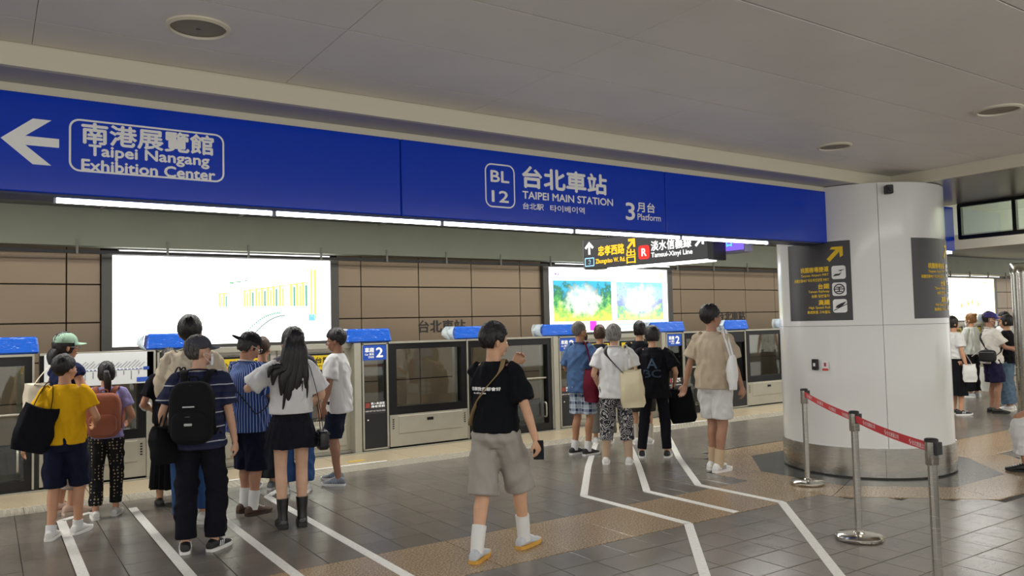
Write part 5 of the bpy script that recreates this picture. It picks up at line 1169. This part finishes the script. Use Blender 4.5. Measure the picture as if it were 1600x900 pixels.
# 16 man in beige shirt with white tote
p = person('man in a beige shirt and white shorts with a white tote bag', 6.68, 5.99, 30, 1.82, tone='a57c64', top=dict(m=BEIGE, loose=.05, hem=.87, sleeve=.82, sw=.022), bottom=dict(m=cloth('d4d4d2', .03), len=.44, loose=.05, end=.112), hair=dict(m=M_HAIR, r=(.09, .107, .106), amp=.009), glasses=plain('1a1a1a', .3), shoes=dict(m=plain('e4e4e0', .6), sole=plain('eceae6', .6), stripe=plain('1c2a4a')), socks=dict(m=cloth('c2ab8c', .04), len=.15),
    fw=[(6.72, 6.08, -8), (6.63, 5.92, -8)], arms=[(-.33, -.05, .88), (.27, .1, .87)], poles=[(-.6, -1, 0), (.4, -1, 0)], head=(24, 2, 0), palms=[(0, -1, .2), None], curl=(.35, .6), seed=18)
tote(p, 'white tote bag under the arm of the man in beige', (.235, -.045, 1.21), .26, .36, cloth('dededc', .03), ang=-.9, th=.04, strap=(.15, -.02, 1.487), tilt=-.1)
# 17-21 far queue beyond the column
p = person('woman with a ginger bun and mask in a pale jacket beyond the column', 16.4, 7.95, -58, 1.66, top=dict(m=cloth('bcc0b8', .04), loose=.05, sleeve=1.7, hem=.9), bottom=dict(m=BLK, kind='trousers', len=.95, loose=.03), hair=dict(m=M_HAIRR, kind='bun'), mask=plain('dfe3e6', .7), shoes=dict(m=plain('c8ccd4', .6)), arms=[(-.15, .3, 1.1), (.15, .3, 1.08)], head=(-6, -4, 0), seed=19, vox=.013)
tote(p, 'pale shoulder bag of the woman with the bun', (.2, .1, 1.08), .26, .22, cloth('b8b49c', .04), ang=.8, th=.06, strap=(.14, 0, 1.48))
p = person('man in a purple cap and white polo with a black sling bag', 13.95, 6.45, 68, 1.68, tone='a67c66', top=dict(m=cloth('dcd8d0', .03), loose=.045, sleeve=.8, hem=.86, collar=True), bottom=dict(m=cloth('23213c'), len=.46, loose=.045), hair=dict(m=M_HAIR, lim=lambda a: .11 if a > -.3 else .03), cap=dict(m=cloth('46407c')), mask=plain('dfe3ea', .7), shoes=dict(m=plain('141416', .6), sole=plain('2a2a2a', .6)), arms=[(-.1, .33, 1.12), (.12, .36, 1.08)], head=(4, -4, 0), seed=20, vox=.012)
crossbody(p, 'black sling bag at the back of the man in the purple cap', plain('161618', .6), side=-1, wd=.04, z0=.98, front=2.3, bag=(.26, .2, .08))
p = person('man in a white sleeveless top standing behind the purple cap', 16.2, 7.25, -120, 1.68, tone='a87858', top=dict(m=W_, loose=.02, sleeve=.15, hem=.88), bottom=dict(m=cloth('2a2a30'), kind='trousers', len=.95, loose=.03), hair=dict(m=M_HAIR), shoes=SH_B, seed=21, vox=.013)
p = person('person in a black shirt and jeans facing left by the steel pillar', 14.5, 6.45, -80, 1.62, tone='c29676', top=dict(m=BLK, loose=.045, sleeve=.8), bottom=dict(m=cloth('55687c'), kind='trousers', len=.95, loose=.035), hair=dict(m=M_HAIR, kind='bob'), shoes=SH_W, arms=[(-.12, .36, 1.05), (.26, .1, .86)], seed=22, vox=.012)
handheld(p, 0, 'phone held by the person in black by the steel pillar', plain('d8d8d8', .3)); tote(p, 'white tote bag hanging between the capped man and the person in jeans', (-.1, .3, .78), .30, .40, cloth('d4d6ce', .03), ang=1.3, th=.04, strap=(-.1, .3, 1.03))
p = person('person in a white shirt and black skirt just right of the white column', 13.35, 6.75, 60, 1.62, top=dict(m=W_, loose=.03, hem=1.0), bottom=dict(m=BLK, kind='skirt', tiers=[(1.03, .15, .35, .21)]), hair=dict(m=M_HAIR, kind='bob'), shoes=SH_B, seed=23, vox=.013)
tote(p, 'small white bag at the edge of the white column', (.26, .1, .9), .22, .28, cloth('d8d8d4', .03), ang=1.3, th=.04, strap=(.2, .05, 1.1))
# 22 seated person at the right edge
be = thing('waiting_bench', 'steel waiting bench just outside the right edge of the photo', 'bench', (9.255, 3.46, 0), math.radians(22))
MB().bbox(-.6, .6, -.2, .2, .36, .395, .012).build('seat', M_STEELP, be)
for sx in (-.5, .5): MB().bbox(sx - .03, sx + .03, -.16, .16, 0, .36, .008).build('leg', M_STEEL, be)
p = person('seated person in white trousers cut off by the right edge of the photo', 9.21, 3.55, -90, 1.68, tone='b98a6c', top=dict(m=cloth('c9b25a', .05), loose=.03, sleeve=.8), bottom=dict(m=cloth('dcdcda', .03), kind='trousers', len=.88, loose=.05, end=.1), hair=dict(m=M_HAIR), shoes=dict(m=plain('121214', .5), sole=plain('1a1a1a', .6)), feet=[(-.1, .40, 6), (.1, .26, -6)], hipz=.53, kneep=[(0, 1, 1), (0, 1, 1)], arms=[(-.14, .40, 1.03), (.14, .36, 1.02)], seed=24)
finish()
